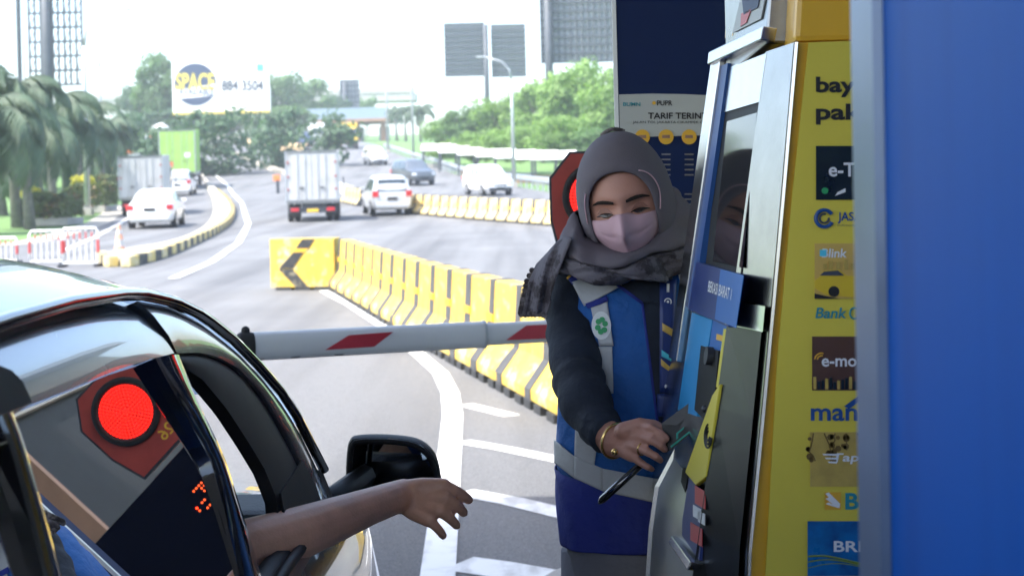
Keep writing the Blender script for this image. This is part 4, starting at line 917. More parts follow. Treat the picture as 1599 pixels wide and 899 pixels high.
for s in (0, 1):
    f = mir if s else (lambda p: p); MB().loft([[f(V((-.43 + .0, y, .35))), f(V((-.42, y, .8))), f(V((sx(belt(y)) - .045, y, belt(y) - .02)))] for y in (0, 1, 2, 2.6)], closed=False).build('door_lining', 'trim_dark', cr_)
MB().loft([[p + V((0, 0, -.03)) for p in top_ring(y, dy(y))] for y in (-.3, .1, .6, 1.2, 1.7, 2.05)], closed=False).build('headliner', 'trim_dark', cr_, smooth=True)
# wing mirror
def MP(u, v, d=2.92): return P(u, v, d)
sh = [(543, 792), (541, 740), (545, 694), (556, 685), (600, 684), (640, 688), (662, 697), (678, 715), (686, 745), (688, 790), (640, 800), (580, 800)]
sh = [(x_, y_) for x_, y_, _ in smooth_line([V((a, c, 0)) for a, c in sh + sh[:1]], 9.0)]
cc = sum((MP(*q) for q in sh), V((0, 0, 0))) / len(sh); mm = MB(); rings = []
for t, dd in ((1.0, 0), (1.03, .012), (1.0, .05), (.85, .09), (.5, .115), (.1, .12)):
    rings.append([cc + (MP(*q) - cc) * t + V((0, dd, 0)) for q in sh])
mm.loft(rings, True, False); mm.add(rings[-1], [tuple(range(len(sh)))]); mh = mm.build('mirror_housing', 'car_black', cr_, auto=.8)
gi = [cc + (MP(*q) - cc) * .95 for q in sh]; gi = [p + V((0, .032 - .26 * (p.x - cc.x) + .06 * (p.z - cc.z), 0)) for p in gi]
MB().add(gi, [tuple(range(len(gi)))]).build('mirror_face', 'mirror_glass', mh)
rim_ = [cc + (MP(*q) - cc) * .93 + V((0, -.005, 0)) for q in sh]; MB().tube(rim_ + rim_[:1], .006, 6, caps=False).build('mirror_rim', 'car_black', mh, smooth=True)
MB().tube([V((-.40, 2.66, 1.03)), V((-.36, 2.80, 1.03)), V((-.32, 2.95, 1.04))], .025, 8).build('mirror_arm', 'car_black', cr_, smooth=True)
# ------------------------------------------------------------------ the driver
mat('skin_driver', (.70, .37, .24), .5, var=.12, scale=18, bump=.12, bscale=220)
mat('skin_woman', (.46, .23, .17), .48, var=.08, scale=14, bump=.08, bscale=260)
mat('shirt_blue', (.02, .06, .18), .85, var=.12, scale=10, bump=.3, bscale=60)
mat('hair_black', (.012, .010, .009), .5, var=.3, scale=40)
b = MB()
sh_ = V((-.64, 1.78, 1.08))
fa = [P(262, 905, 2.02), P(320, 880, 2.10), P(380, 858, 2.17), P(450, 838, 2.26), P(520, 812, 2.36), P(575, 791, 2.45), P(612, 778, 2.52), P(632, 772, 2.55)]
b.tube([sh_, sh_.lerp(fa[0], .55) + V((0, 0, -.005))] + fa, [.062, .054, .047, .044, .046, .044, .0375, .032, .0295, .029], 16, rnd=True)
kn = [(692, 757, 2.535), (696, 777, 2.52), (688, 797, 2.515), (671, 812, 2.52)]
for i, k in enumerate(kn): b.tube([P(628, 768 + i * 4, 2.55), P((628 + k[0]) / 2, (768 + i * 4 + k[1]) / 2, 2.54), P(*k)], [.0215, .0205, .0135], 10, rnd=True)
fing = [[(692, 757, 2.535), (710, 765, 2.54), (723, 773, 2.555), (732, 780, 2.575)], [(696, 777, 2.52), (709, 786, 2.525), (718, 793, 2.54), (724, 800, 2.565)], [(688, 797, 2.515), (700, 807, 2.52), (708, 814, 2.535), (713, 820, 2.555)], [(671, 812, 2.52), (681, 822, 2.52), (688, 830, 2.53), (692, 836, 2.545)]]
for f, r0 in zip(fing, (.0106, .0104, .0098, .0090)): b.tube([P(*q) for q in f], [r0 * 1.1, r0, r0 * .95, r0 * .85], 10, rnd=True)
b.tube([P(640, 762, 2.575), P(668, 768, 2.60), P(694, 778, 2.615)], [.018, .014, .0105], 10, rnd=True)
# trunk, head, legs, left arm on the wheel
b.tube([(-.80, 1.74, .66), (-.80, 1.70, .82), (-.80, 1.68, 1.0), (-.79, 1.70, 1.1)], [.17, .17, .185, .15], 18, rnd=True, flat=.7, upv=(0, 1, 0))
b.tube([(-.79, 1.71, 1.1), (-.785, 1.74, 1.22)], [.06, .055], 12); b.ball((-.78, 1.77, 1.30), (.075, .095, .115), 18, 14); b.ball((-.775, 1.862, 1.295), (.013, .02, .02), 8, 6)
b.tube([(-.95, 1.78, 1.07), (-1.0, 2.0, .88), (-.92, 2.28, .98)], [.06, .045, .035], 12, rnd=True)
for s in (-.1, .1): b.tube([(-.8 + s, 1.78, .70), (-.8 + s * 1.3, 2.2, .74), (-.8 + s, 2.45, .42)], [.085, .065, .045], 12, rnd=True)
me = remesh(b, .0034, 4); me.materials.append(MATS['skin_driver']); drv = bpy.data.objects.new('person', me); COL.objects.link(drv); ORG[drv.name] = V((0, 0, 0))
tag(drv, 'driver in blue shirt reaching a bare arm out of the near car', 'person')
MB().tube([(-.80, 1.74, .64), (-.80, 1.70, .82), (-.80, 1.68, 1.0), (-.79, 1.70, 1.12), (-.79, 1.71, 1.16)], [.18, .18, .195, .165, .08], 20, flat=.72, upv=(0, 1, 0)).build('shirt', 'shirt_blue', drv, smooth=True)
MB().tube([sh_ + V((-.05, -.01, .01)), sh_, sh_.lerp(fa[0], .5)], [.075, .073, .066], 16).build('sleeve', 'shirt_blue', drv, smooth=True); MB().tube([(-.93, 1.75, 1.08), (-.97, 1.86, 1.0)], [.07, .062], 14).build('sleeve', 'shirt_blue', drv, smooth=True)
for s in (-.1, .1): MB().tube([(-.8 + s, 1.76, .70), (-.8 + s * 1.3, 2.2, .74), (-.8 + s, 2.45, .44)], [.095, .075, .06], 12).build('trouser_leg', 'trim_dark', drv, smooth=True)
MB().ball((-.78, 1.755, 1.34), (.084, .098, .09), 18, 12).build('hair', 'hair_black', drv, smooth=True)
nl = fing[0][-1]
# ------------------------------------------------------------------ gate boom, signal, tariff board
mat('boom_white', (.66, .68, .69), .4, var=.06, scale=5, detail=8, bump=.05, bscale=30)
mat('boom_red', (.45, .03, .05), .45, var=.15, scale=9)
bm_ = thing('boom_gate', 'white boom with red reflective stripes lowered across the lane', 'boom gate', (.62, 4.95, .15))
BA, BJ, BE = P(392, 541, 4.50), P(755, 522, 4.82), V((.62, 4.99, 0)); BE.z = BJ.z + (BJ.z - BA.z) / (BJ.x - BA.x) * (.62 - BJ.x); BE.y = BJ.y + (BJ.y - BA.y) / (BJ.x - BA.x) * (.62 - BJ.x)
ex = (BJ - BA).normalized(); nz = V((0, 0, 1)); ny = ex.cross(nz).normalized(); nz = ny.cross(ex) * -1
if nz.z < 0: nz = -nz
if ny.y > 0: ny = -ny
def boomring(c, h, w_):
    return [c + ny * (x * w_) + nz * (z * h) for x, z in ((1, .35), (.75, .8), (.3, 1), (-.3, 1), (-.75, .8), (-1, .35), (-1, -.35), (-.75, -.8), (-.3, -1), (.3, -1), (.75, -.8), (1, -.35))]
MB().loft([boomring(BA, .0445, .03), boomring(BJ, .0445, .03)]).build('outer_tube', 'boom_white', bm_, auto=.7)
MB().loft([boomring(BJ - ex * .1, .0375, .025), boomring(BE, .0375, .025)]).build('inner_tube', 'boom_white', bm_, auto=.7)
MB().loft([boomring(BJ - ex * .004, .047, .032), boomring(BJ + ex * .004, .047, .032)]).build('joint_ring', 'galv', bm_)
c0 = BA - ex * .005; MB().loft([boomring(c0 - ex * .035 + nz * .006, .036, .03), boomring(c0 - ex * .02, .05, .034), boomring(c0 + ex * .012 - nz * .006, .05, .034)]).build('end_cap', 'rubber', bm_, auto=.7)
MB().ball(c0 - ex * .012 + nz * .052, .014, 10, 8).build('cap_knob', 'rubber', bm_, smooth=True)
bpl = (BA + ny * .0312, ny)
plate('reflector', [(508, 546), (545, 523), (614, 518), (584, 541)], bpl, 0, .0015, 'boom_red', bm_)
bpl2 = (BJ + ny * .0262, ny); plate('reflector', [(790, 531), (822, 508), (905, 504), (880, 527)], bpl2, 0, .0015, 'boom_red', bm_)
for u, v in ((398, 557), (452, 556), (520, 552)): plate('scuff', [(u, v), (u + 9, v - 4), (u + 19, v - 1), (u + 14, v + 3), (u + 4, v + 3)], bpl, -.012, .002, 'steel_dark', bm_)
hb = BE; MB().span((hb.x - .14, hb.y - .02, .15), (hb.x + .22, hb.y + .36, BE.z + .12)).build('housing', 'kiosk_yellow', bm_, bevel=.02)
MB().disc((hb.x, hb.y - .05, BE.z), (0, 1, 0), .09, .05, 20).build('hub', 'dark_metal', bm_)
# traffic signal: red octagonal plate, round lamp, dark display with red diodes
glow = emitter('signal_red', (1.0, .018, .010), .5); mat('signal_red_dark', (.25, .01, .01), .3, var=0); emitter('diode', (1.0, .10, .02), .5)
TY = 4.12; tc_ = V((.245, TY, 1.60)); sg = thing('lane_signal', 'dark red octagonal lane signal with a round red lamp behind the woman', 'traffic light', (tc_.x + .05, TY + .1, .15))
hw, hh = .134, .13
oc = [(-hw, -.065), (-hw, .057), (-.075, hh), (.075, hh), (hw, .057), (hw, -.065), (.11, -.17), (-.11, -.17)]
MB().prism([tc_ + V((x, 0, z)) for x, z in oc], (0, 1, 0), .09).build('signal_plate', 'red_dull', sg, bevel=.004)
MB().prism([tc_ + V((x * 1.02, -.006, z * 1.02)) for x, z in oc], (0, 1, 0), .005).build('plate_edge', 'dark_metal', sg)
MB().prism([tc_ + V((x * .97, -.009, z * .97)) for x, z in oc], (0, 1, 0), .004).build('plate_face', 'red_dull', sg)
MB().tube([tc_ + V((math.cos(a) * .09, -.02, math.sin(a) * .09)) for a in [2 * math.pi * k / 40 for k in range(41)]], .011, 8, caps=False).build('lamp_ring', 'rubber', sg, smooth=True)
ln = MB().disc(tc_ + V((0, -.014, 0)), (0, -1, 0), .083, .003, 36).build('lamp_base', 'signal_red_dark', sg)
leds = MB(); nled = 0
for rr0 in range(0, 9):
    k = max(1, rr0 * 6)
    for j in range(k):
        a = 2 * math.pi * j / k; c = tc_ + V((math.cos(a) * rr0 * .0094, -.018, math.sin(a) * rr0 * .0094)); leds.disc(c, (0, -1, 0), .0043, .002, 8)
o_ = leds.build('led_cluster', 'signal_red', sg, fix=False); o_['kind'] = 'stuff'
text('lettering', '26', tc_ + V((-.06, -.0105, -.14)), (1, 0, 0), (0, 0, 1), .05, .035, 'print_gold', sg, .01)
db = tc_ + V((0, .0, -.43)); MB().span(db - V((.12, 0, .40)), db + V((.46, .09, .24))).build('display_case', 'car_gloss_black', sg, bevel=.006)
R = random.Random(3)
for bx, bz in ((.02, .12), (.05, .08), (.04, -.02), (-.05, -.13)):
    for q in range(7):
        MB().disc(db + V((bx + R.choice((-1, 0, 1, 2)) * .011, -.001, bz + R.choice((-1, 0, 1)) * .011)), (0, -1, 0), .0035, .002, 8).build('diode', 'diode', sg)
MB().tube([(tc_.x, TY + .06, .15), (tc_.x, TY + .06, 1.1)], .04, 14).build('post', 'galv', sg, smooth=True)
# navy tariff board
TB = 3.15; tpl = (V((0, TB, 0)), V((0, -1, 0))); l = on_plane(961, 0, tpl); tb = thing('tariff_board', 'tall navy toll tariff board headed TARIF TERINTEGRASI behind the woman', 'sign board', (.7, TB + .05, .15))
x0 = on_plane(965, 150, tpl).x; MB().span((x0, TB, .15), (1.15, TB + .06, 2.7)).build('panel', 'sign_navy', tb)
MB().span((x0 - .009, TB - .006, .15), (x0, TB + .002, 2.7)).build('edge_strip', 'print_white', tb)
pz1 = on_plane(1000, 150, tpl).z; pz0 = on_plane(1000, 214, tpl).z; pz2 = on_plane(1000, 470, tpl).z
MB().span((x0 + .002, TB - .003, pz2), (1.1, TB, pz0)).build('poster_lower', 'sign_navy', tb)
wv = [(x0 + .002, pz0)] + [(lerp(x0 + .002, 1.1, t), pz1 + .004 - .05 * max(0, t - .12) ** 1.0 * 1.2) for t in [k / 12 for k in range(13)]] + [(1.1, pz0)]
MB().prism([V((x, TB, z)) for x, z in wv], (0, -1, 0), .004).build('poster_header', 'print_grey', tb)
text_px('lettering', 'TARIF TERINTEGRASI', (1012, 176, 1152, 186), tpl, 'print_black', tb, .006, .02); text_px('lettering', 'JALAN TOL JAKARTA CIKAMPEK DAN JALAN TOL LAYANG', (988, 189, 1176, 194), tpl, 'print_black', tb, .006)
text_px('lettering', 'BUMN', (973, 160, 1000, 166), tpl, 'print_teal', tb, .006, .02); MB().disc(on_plane(1021, 161, tpl, .006), (0, -1, 0), .004, .001, 12).build('emblem', 'print_gold', tb); text_px('lettering', 'PUPR', (1026, 157, 1050, 165), tpl, 'print_black', tb, .006, .02)
for k, u in enumerate((1003, 1040, 1076, 1112, 1148)):
    MB().disc(on_plane(u, 214, tpl, .006), (0, -1, 0), .0165, .002, 26).build('round_mark', 'print_gold', tb)
    plate('mark_text', [(u - 6, 211), (u + 6, 211), (u + 6, 216), (u - 6, 216)], tpl, .009, .0005, 'roof_brown', tb)
    for r0 in range(8):
        v_ = 240 + r0 * 8 + (22 if r0 > 4 else 0); plate('price_line', [(u - 7, v_), (u + 7, v_), (u + 7, v_ + 2.2), (u - 7, v_ + 2.2)], tpl, .004, .0005, 'steel_dark', tb)
# ------------------------------------------------------------------ payment kiosk
mat('steel_foot', (.20, .20, .195), .34, 1., var=.25, scale=10, detail=8, bump=.05, bscale=10)
kb = thing('payment_kiosk', 'yellow and steel toll payment kiosk with screen and card stickers', 'kiosk', (.6, 2.2, .15))
ZS = [.15, .85, 1.12, 1.25, 1.62, 1.83]
def KA(z): return V((interp([(.15, .27), (1.094, .308), (1.383, .3433), (1.62, .3706), (1.84, .395), (2.5, .45)], z), 1.95, z))
def KBp(z): return V((interp([(.15, .225), (.9, .235), (1.12, .276), (1.62, .356), (1.83, .3896)], z), 2.08, z))
def KC(z): return V((interp([(.15, .222), (.95, .226), (1.12, .235), (1.25, .2778), (1.62, .337), (1.83, .3706)], z), 2.40, z))
ztop = 1.815
body = MB(); rings = []
for z in ZS[:-1] + [ztop]: rings.append([KA(z) + V((.004, .004, 0)), KBp(z) + V((.012, .0, 0)), KC(z) + V((.012, 0, 0)), V((.98, 2.4, z)), V((.98, 1.954, z))])
body.loft(rings).build('cabinet', 'kiosk_yellow', kb)
MB().loft([[V((.98, 1.954, z)), KA(z) + V((.0, .004, 0)), V((KA(z).x + .03, 2.39, z)), V((.98, 2.39, z))] for z in (ztop + .001, 2.5)]).build('upper_cabinet', 'kiosk_yellow', kb, bevel=.008)
# steel chamfer between side and screen face, tapering with the cabinet
mb = MB(); zz = [.85, 1.0, 1.12, 1.3, 1.45, 1.62, 1.7, ztop]
mb.loft([[KA(z) + V((-.001, -.001, 0)), KBp(z) + V((-.012, -.004, 0))] for z in zz], closed=False); mat('steel_side', (.30, .295, .29), .2, 1., var=.12, scale=14, bump=.02, bscale=6); mb.build('side_steel', 'steel_side', kb, smooth=True)
mb = MB(); mb.loft([[KA(z) + V((0, -.004, 0)), KA(z) + V((.004, -.005, 0)), KA(z) + V((.004, 0, 0)), KA(z) + V((0, .002, 0))] for z in zz]); mb.build('side_bead', 'steel', kb)
n_ = (KC(1.62) - KBp(1.62)).cross(KBp(1.62) - KBp(1.25)).normalized()
if n_.x > 0: n_ = -n_
FP = (KBp(1.45), n_)
# dark glass insert low on the steel side
mb = MB(); mb.loft([[lerp(KA(z), KBp(z), .12) + V((-.006, -.006, 0)), lerp(KA(z), KBp(z), 1.0) + V((-.016, -.008, 0))] for z in (.88, 1.12, 1.3, 1.42)], closed=False); mat('insert_dark', (.022, .024, .027), .32, var=.2, scale=9, spec=.3); mb.build('dark_insert', 'insert_dark', kb)
mb = MB(); mb.loft([[lerp(KA(z), KBp(z), .05) + V((-.008, -.008, 0)), lerp(KA(z), KBp(z), 1.02) + V((-.018, -.01, 0))] for z in (1.42, 1.455)], closed=False); mb.build('insert_cap', 'steel', kb)
# screen face plates
plate('face_plate', [(1188, 62), (1128, 88), (1060, 556), (1010, 720), (1070, 870), (1120, 640)], FP, -.004, .010, 'steel', kb)
plate('far_frame', [(1140, 78), (1126, 86), (1058, 560), (1070, 566), (1116, 250)], FP, .006, .016, 'steel', kb, bevel=.002)
plate('inner_bevel', [(1146, 100), (1136, 104), (1080, 480), (1090, 486), (1118, 300)], FP, .006, .010, 'print_blue', kb)
plate('top_bar', [(1214, 44), (1126, 84), (1124, 104), (1210, 66)], FP, .006, .022, 'steel', kb, bevel=.002)
plate('header_plate', [(1203, 84), (1140, 108), (1130, 178), (1192, 160)], FP, .006, .006, 'steel', kb)
plate('screen_bezel', [(1190, 160), (1130, 178), (1104, 420), (1160, 436)], FP, .006, .003, 'car_black', kb)
mat('screen_glass', (.012, .014, .016), .07, var=0, spec=.6)
plate('screen', [(1183, 176), (1136, 190), (1114, 408), (1160, 418)], FP, .0095, .001, 'screen_glass', kb)
mat('sticker_navy', (.01, .03, .16), .4, var=.05); mat('sticker_blue', (.01, .12, .42), .4, var=.05); mat('sticker_sky', (.02, .26, .56), .4, var=.08, scale=12); mat('sticker_yellow', (.66, .56, .04), .45, var=.05)
plate('name_panel', [(1162, 428), (1098, 410), (1086, 484), (1150, 512)], FP, .006, .012, 'sticker_navy', kb); plate('name_panel_end', [(1162, 430), (1126, 420), (1117, 498), (1150, 512)], FP, .0185, .001, 'sticker_blue', kb)
def face_text(s, box, skew, m, bold=.01):
    l, t, r, bt = box; o = on_plane(l, bt, FP, .0215); rt = on_plane(r, bt + skew, FP, .0215) - o; up = on_plane(l + (bt - t) * .12, t, FP, .0215) - o
    text('lettering', s, o, rt.normalized(), up.normalized(), rt.length, up.length, m, kb, bold)
face_text('BEKASI BARAT 1', (1105, 438, 1141, 455), 14, 'print_white')
plate('blue_sticker', [(1116, 500), (1084, 488), (1062, 640), (1092, 650)], FP, .006, .004, 'sticker_sky', kb)
plate('blue_sticker', [(1144, 510), (1116, 500), (1108, 560), (1138, 570)], FP, .006, .003, 'sticker_blue', kb)
plate('sticker_mark', [(1130, 524), (1120, 521), (1119, 530), (1129, 533)], FP, .010, .001, 'print_gold', kb)
plate('reader_recess', [(1128, 548), (1100, 540), (1090, 640), (1118, 668)], FP, .006, .006, 'car_black', kb)
MB().disc(on_plane(1112, 556, FP, .012), n_, .014, .01, 18).build('speaker', 'dark_metal', kb, auto=.6); MB().ball(on_plane(1101, 638, FP, .012), .006, 8, 6).build('knob', 'dark_metal', kb)
plate('reader_pad', [(1120, 618), (1132, 600), (1110, 745), (1094, 758), (1077, 738)], FP, .010, .008, 'sticker_yellow', kb, bevel=.002)
plate('yellow_tag', [(1140, 516), (1132, 513), (1120, 604), (1130, 608)], FP, .010, .002, 'sticker_yellow', kb)
plate('pad_bracket', [(1114, 612), (1122, 606), (1086, 756), (1078, 748)], FP, .004, .004, 'car_black', kb)
# contactless sign on the pad: rings
c_ = on_plane(1106, 680, FP, .019); e1 = (KC(1.3) - KBp(1.3)).normalized(); e2 = n_.cross(e1)
for r0 in (.007, .012, .017):
    MB().tube([c_ + (e1 * math.cos(a) * 1.5 + e2 * math.sin(a) * 1.0) * r0 for a in [-1.0 + 4.2 * k / 14 for k in range(15)]], .0016, 6).build('contact_mark', 'print_black', kb)
plate('lower_panel', [(1108, 775), (1082, 745), (1068, 832), (1098, 875)], FP, .008, .006, 'sticker_navy', kb)
for u, v, w_, h_, m in ((1094, 776, 8, 14, 'red_paint'), (1089, 800, 6, 9, 'print_white'), (1096, 808, 5, 9, 'print_white'), (1088, 834, 9, 14, 'red_paint')):
    plate('panel_mark', [(u - w_, v - h_ - w_ * .6), (u + w_, v - h_ + w_ * .6), (u + w_, v + h_ + w_ * .6), (u - w_, v + h_ - w_ * .6)], FP, .0145, .001, m, kb)
plate('panel_gap', [(1078, 738), (1070, 730), (1056, 830), (1064, 842)], FP, .006, .004, 'car_black', kb)
plate('lower_ledge', [(1100, 880), (1068, 838), (1062, 848), (1094, 892)], FP, .006, .02, 'steel', kb, bevel=.002)
# bulging steel foot towards the lane
mb = MB(); zf = [(.15, 0), (.7, 0), (.95, 0), (1.05, .004), (1.12, .012), (1.2, .03)]
mb.loft([[KC(z) + V((q - .006, .006, 0)), KC(z) + V((q - .014, -.02, 0)), lerp(KC(z), KBp(z), .5) + V((q - .018, 0, 0)), KBp(z) + V((q - .012, .02, 0))] for z, q in zf], closed=False); mb.build('steel_foot', 'steel_foot', kb, smooth=True)
mb = MB(); mb.loft([[KC(z) + V((q - .02, -.012, 0)), KC(z) + V((q - .012, .012, 0)), KC(z) + V((q - .002, .01, 0)), KC(z) + V((q - .006, -.014, 0))] for z, q in zf]); mb.build('foot_edge', 'steel', kb)
for z in (.82, .98): MB().ball(lerp(KC(z), KBp(z), .45) + V((-.02, 0, 0)), .004, 8, 6).build('bolt', 'chrome', kb)
# top unit above the screen
hp = [V((.372, 2.06, 1.825)), V((.36, 2.36, 1.80)), V((.36, 2.36, 2.1)), V((.40, 2.06, 2.1))]
MB().prism(hp, (1, 0, 0), .2).build('top_unit', 'steel_dark', kb, bevel=.004)
TPn = (hp[1] - hp[0]).cross(hp[3] - hp[0]).normalized(); TPn = -TPn if TPn.x > 0 else TPn; TP_ = (hp[0], TPn)
plate('unit_sticker', [(1196, 0), (1150, -4), (1146, 52), (1190, 30)], TP_, .001, .002, 'print_grey', kb); plate('unit_band', [(1150, -10), (1137, -10), (1134, 60), (1146, 56)], TP_, .001, .002, 'kiosk_yellow', kb); plate('unit_mark', [(1188, -12), (1158, -12), (1162, 24), (1184, 12)], TP_, .004, .001, 'billboard_navy', kb); plate('unit_mark', [(1174, 14), (1158, 22), (1157, 42), (1166, 36)], TP_, .004, .001, 'red_paint', kb)
# yellow-green side panel with the list of cards
SP = (V((0, 1.95, 0)), V((0, -1, 0)))
plate('card_panel', [(1262, 67), (1420, 61), (1420, 930), (1192, 930), (1195, 890), (1213, 560), (1237, 300)], SP, .001, .003, 'print_yellowgreen', kb)
def st_(s, box, m='print_black', bold=.02, shear=0., off=.0055): text_px('lettering', s, box, SP, m, kb, off, bold, shear)
def sp(name, px, m, off=.0045, th=.0012): plate(name, px, SP, off, th, m, kb)
def rect(l, t, r, b): return [(l, t), (r, t), (r, b), (l, b)]
mat('card_dark', (.012, .02, .022), .3, var=.3, scale=20); mat('card_brown', (.10, .05, .03), .35, var=.2, scale=20); mat('card_gold', (.50, .36, .08), .4, var=.15, scale=30); mat('card_orange', (.62, .42, .10), .4, var=.12, scale=20); mat('card_blue', (.01, .16, .42), .3, col2=(.01, .06, .2), sharp=(.4, .6), scale=14); mat('print_green', (.03, .35, .12), .5, var=0); mat('card_car', (.70, .50, .03), .3, var=.05)
st_('bayar', (1274, 120, 1372, 152), bold=.03); st_('pakai', (1274, 162, 1374, 195), bold=.03)
sp('card_picture', rect(1274, 228, 1372, 312), 'card_dark'); st_('e-Toll', (1294, 254, 1364, 276), 'print_white', .02, off=.0065); MB().disc(on_plane(1288, 298, SP, .006), (0, -1, 0), .0045, .001, 14).build('emblem', 'print_green', kb); sp('chip_mark', [(1304, 306), (1320, 300), (1320, 294), (1308, 300)], 'print_white', .006)
c_ = on_plane(1287, 341, SP, .0055)
MB().tube([c_ + V((math.cos(a) * .0115, 0, math.sin(a) * .0115)) for a in [.5 + 5.3 * k / 30 for k in range(31)]], .0028, 6).build('emblem', 'print_blue', kb); MB().tube([c_ + V((math.cos(a) * .0062, 0, math.sin(a) * .0062)) for a in [1.2 + 5.2 * k / 24 for k in range(25)]], .0015, 6).build('emblem', 'billboard_ink', kb)
st_('JASA MARGA', (1308, 331, 1410, 349), 'print_blue', .02); st_('Indonesia Highway Corp', (1308, 350, 1384, 354), 'billboard_ink', 0)
sp('card_picture', rect(1272, 380, 1372, 466), 'card_orange'); st_('Blink', (1283, 388, 1322, 402), 'print_white', .02, .1, .0065); sp('b_mark', rect(1280, 390, 1290, 400), 'cyan', .0062)
cb = [(1272, 450), (1272, 438), (1280, 432), (1286, 423), (1310, 421), (1322, 430), (1360, 434), (1372, 440), (1372, 458), (1330, 464), (1290, 460)]
sp('car_print', cb, 'card_car', .006); sp('car_window', [(1280, 430), (1287, 424), (1308, 422), (1318, 430)], 'billboard_ink', .0075)
for u in (1302, 1352): MB().disc(on_plane(u, 455, SP, .0075), (0, -1, 0), .0075, .0008, 16).build('car_wheel', 'print_black', kb)
for i, (u, t) in enumerate(((1285, 412), (1294, 407), (1306, 409), (1318, 405), (1328, 411))): sp('skyline_bar', rect(u, t, u + 6, 421), 'card_gold', .0058)
sp('card_shadow', [(1272, 466), (1272, 458), (1290, 462), (1310, 466)], 'print_black', .0075)
st_('Bank', (1273, 480, 1321, 497), 'print_teal', .02, .18); st_('DKI', (1340, 480, 1376, 497), 'print_teal', .02); c_ = on_plane(1334, 489, SP, .0055); MB().tube([c_ + V((math.cos(a) * .006, 0, math.sin(a) * .0075)) for a in [.3 + 5 * k / 16 for k in range(17)]], .0014, 6).build('emblem', 'print_teal', kb)
sp('card_picture', rect(1268, 525, 1372, 609), 'card_brown'); st_('e-money', (1283, 559, 1376, 578), 'print_white', .02, off=.0065)
for k in range(16): u = 1270 + k * 6.2; sp('crowd_bar', rect(u, 588 + (k * 7 % 9), u + 4.4, 607), 'card_dark' if k % 3 else 'card_gold', .006)
c_ = on_plane(1283, 562, SP, .0065)
for r0 in (.006, .0095): MB().tube([c_ + V((math.cos(a) * r0, 0, math.sin(a) * r0)) for a in [1.3 + 1.7 * k / 8 for k in range(9)]], .001, 6).build('wave_mark', 'print_gold', kb)
st_('mandiri', (1266, 628, 1400, 657), 'print_blue', .02); sp('ribbon_mark', [(1318, 634), (1340, 618), (1362, 622), (1362, 630), (1340, 627), (1326, 638)], 'print_blue', .0055)
sp('card_picture', rect(1265, 674, 1372, 759), 'card_gold'); st_('TapCash', (1297, 707, 1396, 724), 'print_white', .02, .2, .0065)
for k in range(3): sp('speed_line', [(1284 + k * 4, 708 + k * 6), (1308, 708 + k * 6), (1306, 711 + k * 6), (1284 + k * 4 + 2, 710 + k * 6)], 'print_white', .0065)
mat('print_vine', (.16, .10, .02), .6, var=0); R = random.Random(8)
for k in range(5):
    u, v = 1270 + k * 17, 676; pts = []
    for j in range(6): pts.append(on_plane(u, v, SP, .0062)); u += R.uniform(-4, 7); v += R.uniform(5, 12 if k < 2 else 6)
    MB().tube(pts, .0009, 5).build('vine_print', 'print_vine', kb)
    for j in (1, 2, 3, 4, 5): MB().disc(pts[j] + V((R.uniform(-.006, .006), 0, R.uniform(-.003, .004))), (0, -1, 0), R.uniform(.0025, .005), .0005, 7).build('leaf_print', 'print_vine', kb)
sp('emblem_tile', rect(1288, 768, 1313, 795), 'print_gold'); st_('BNI', (1320, 769, 1380, 795), 'print_teal', .03)
for k in range(3): sp('emblem_stroke', [(1289, 770 + k * 8), (1294, 768 + k * 8), (1312, 786 + k * 3), (1308, 792)], 'print_white', .006 + k * .0003)
sp('card_picture', rect(1261, 813, 1372, 898), 'card_blue'); st_('BRIZZI', (1302, 844, 1396, 861), 'print_white', .02, off=.0065)
mat('print_olive', (.20, .28, .05), .5, var=0)
for k in range(3): MB().tube([on_plane(1262 + j * 9, 886 - k * 6 - 7 * math.sin(j * .32 + k * .5), SP, .006) for j in range(11)], .0006 + .0004 * k, 5).build('wave_print', 'print_olive', kb)
# ------------------------------------------------------------------ blue booth wall close on the right
nb = thing('unseen_booth', 'beige booth shape added out of view to darken the car window reflection', 'booth', (2.3, 7.2, .15))  # added unseen booth, darkens what the car window reflects
MB().span((1.15, 5.9, 0), (3.4, 9.5, .15)).build('plinth', 'concrete', nb); MB().span((1.35, 6.2, .15), (3.2, 8.6, 1.25)).build('lower_wall', 'roof_brown', nb); MB().span((1.38, 6.23, 1.25), (3.17, 8.57, 2.2)).build('dark_band', 'car_black', nb); MB().span((1.35, 6.2, 2.2), (3.2, 8.6, 2.6)).build('upper_wall', 'kerb_conc', nb); MB().span((1.1, 5.9, 2.6), (3.45, 8.9, 2.75)).build('booth_roof', 'galv', nb)  # black band instead of panes keeps the mirrored area dark
for x in (1.36, 1.97, 2.58, 3.19): MB().span((x - .04, 6.19, 1.25), (x + .04, 6.23, 2.2)).build('mullion', 'roof_brown', nb)
bt = thing('toll_booth', 'blue toll booth wall with pale corner strip at the right edge', 'booth', (.9, 0, .15))
xa = on_plane(1333, 450, (V((0, 1.03, 0)), V((0, -1, 0)))).x
MB().loft([[V((xa + .0105 + e, 1.0, z)), V((xa + .0125 + e, .2, z)), V((xa + .30, -1.6, z)), V((1.7, -1.6, z)), V((1.7, 1.0, z))] for z, e in ((.15, -.012), (2.75, .012))]).build('wall', 'booth_blue', bt)
mat('strip_grey', (.10, .15, .26), .3, .3, var=.3, scale=3, stretch=(1, 1, 1.5))
MB().loft([[V((xa + e, 1.03, z)), V((xa + .004 + e, .985, z)), V((xa + .010 + e, .98, z)), V((xa + .03 + e, 1.03, z))] for z, e in ((.15, -.012), (2.75, .012))]).build('corner_strip', 'strip_grey', bt, auto=.5)
MB().span((xa - .05, -1.7, 2.75), (1.75, 1.08, 2.9)).build('booth_roof', 'galv', bt)
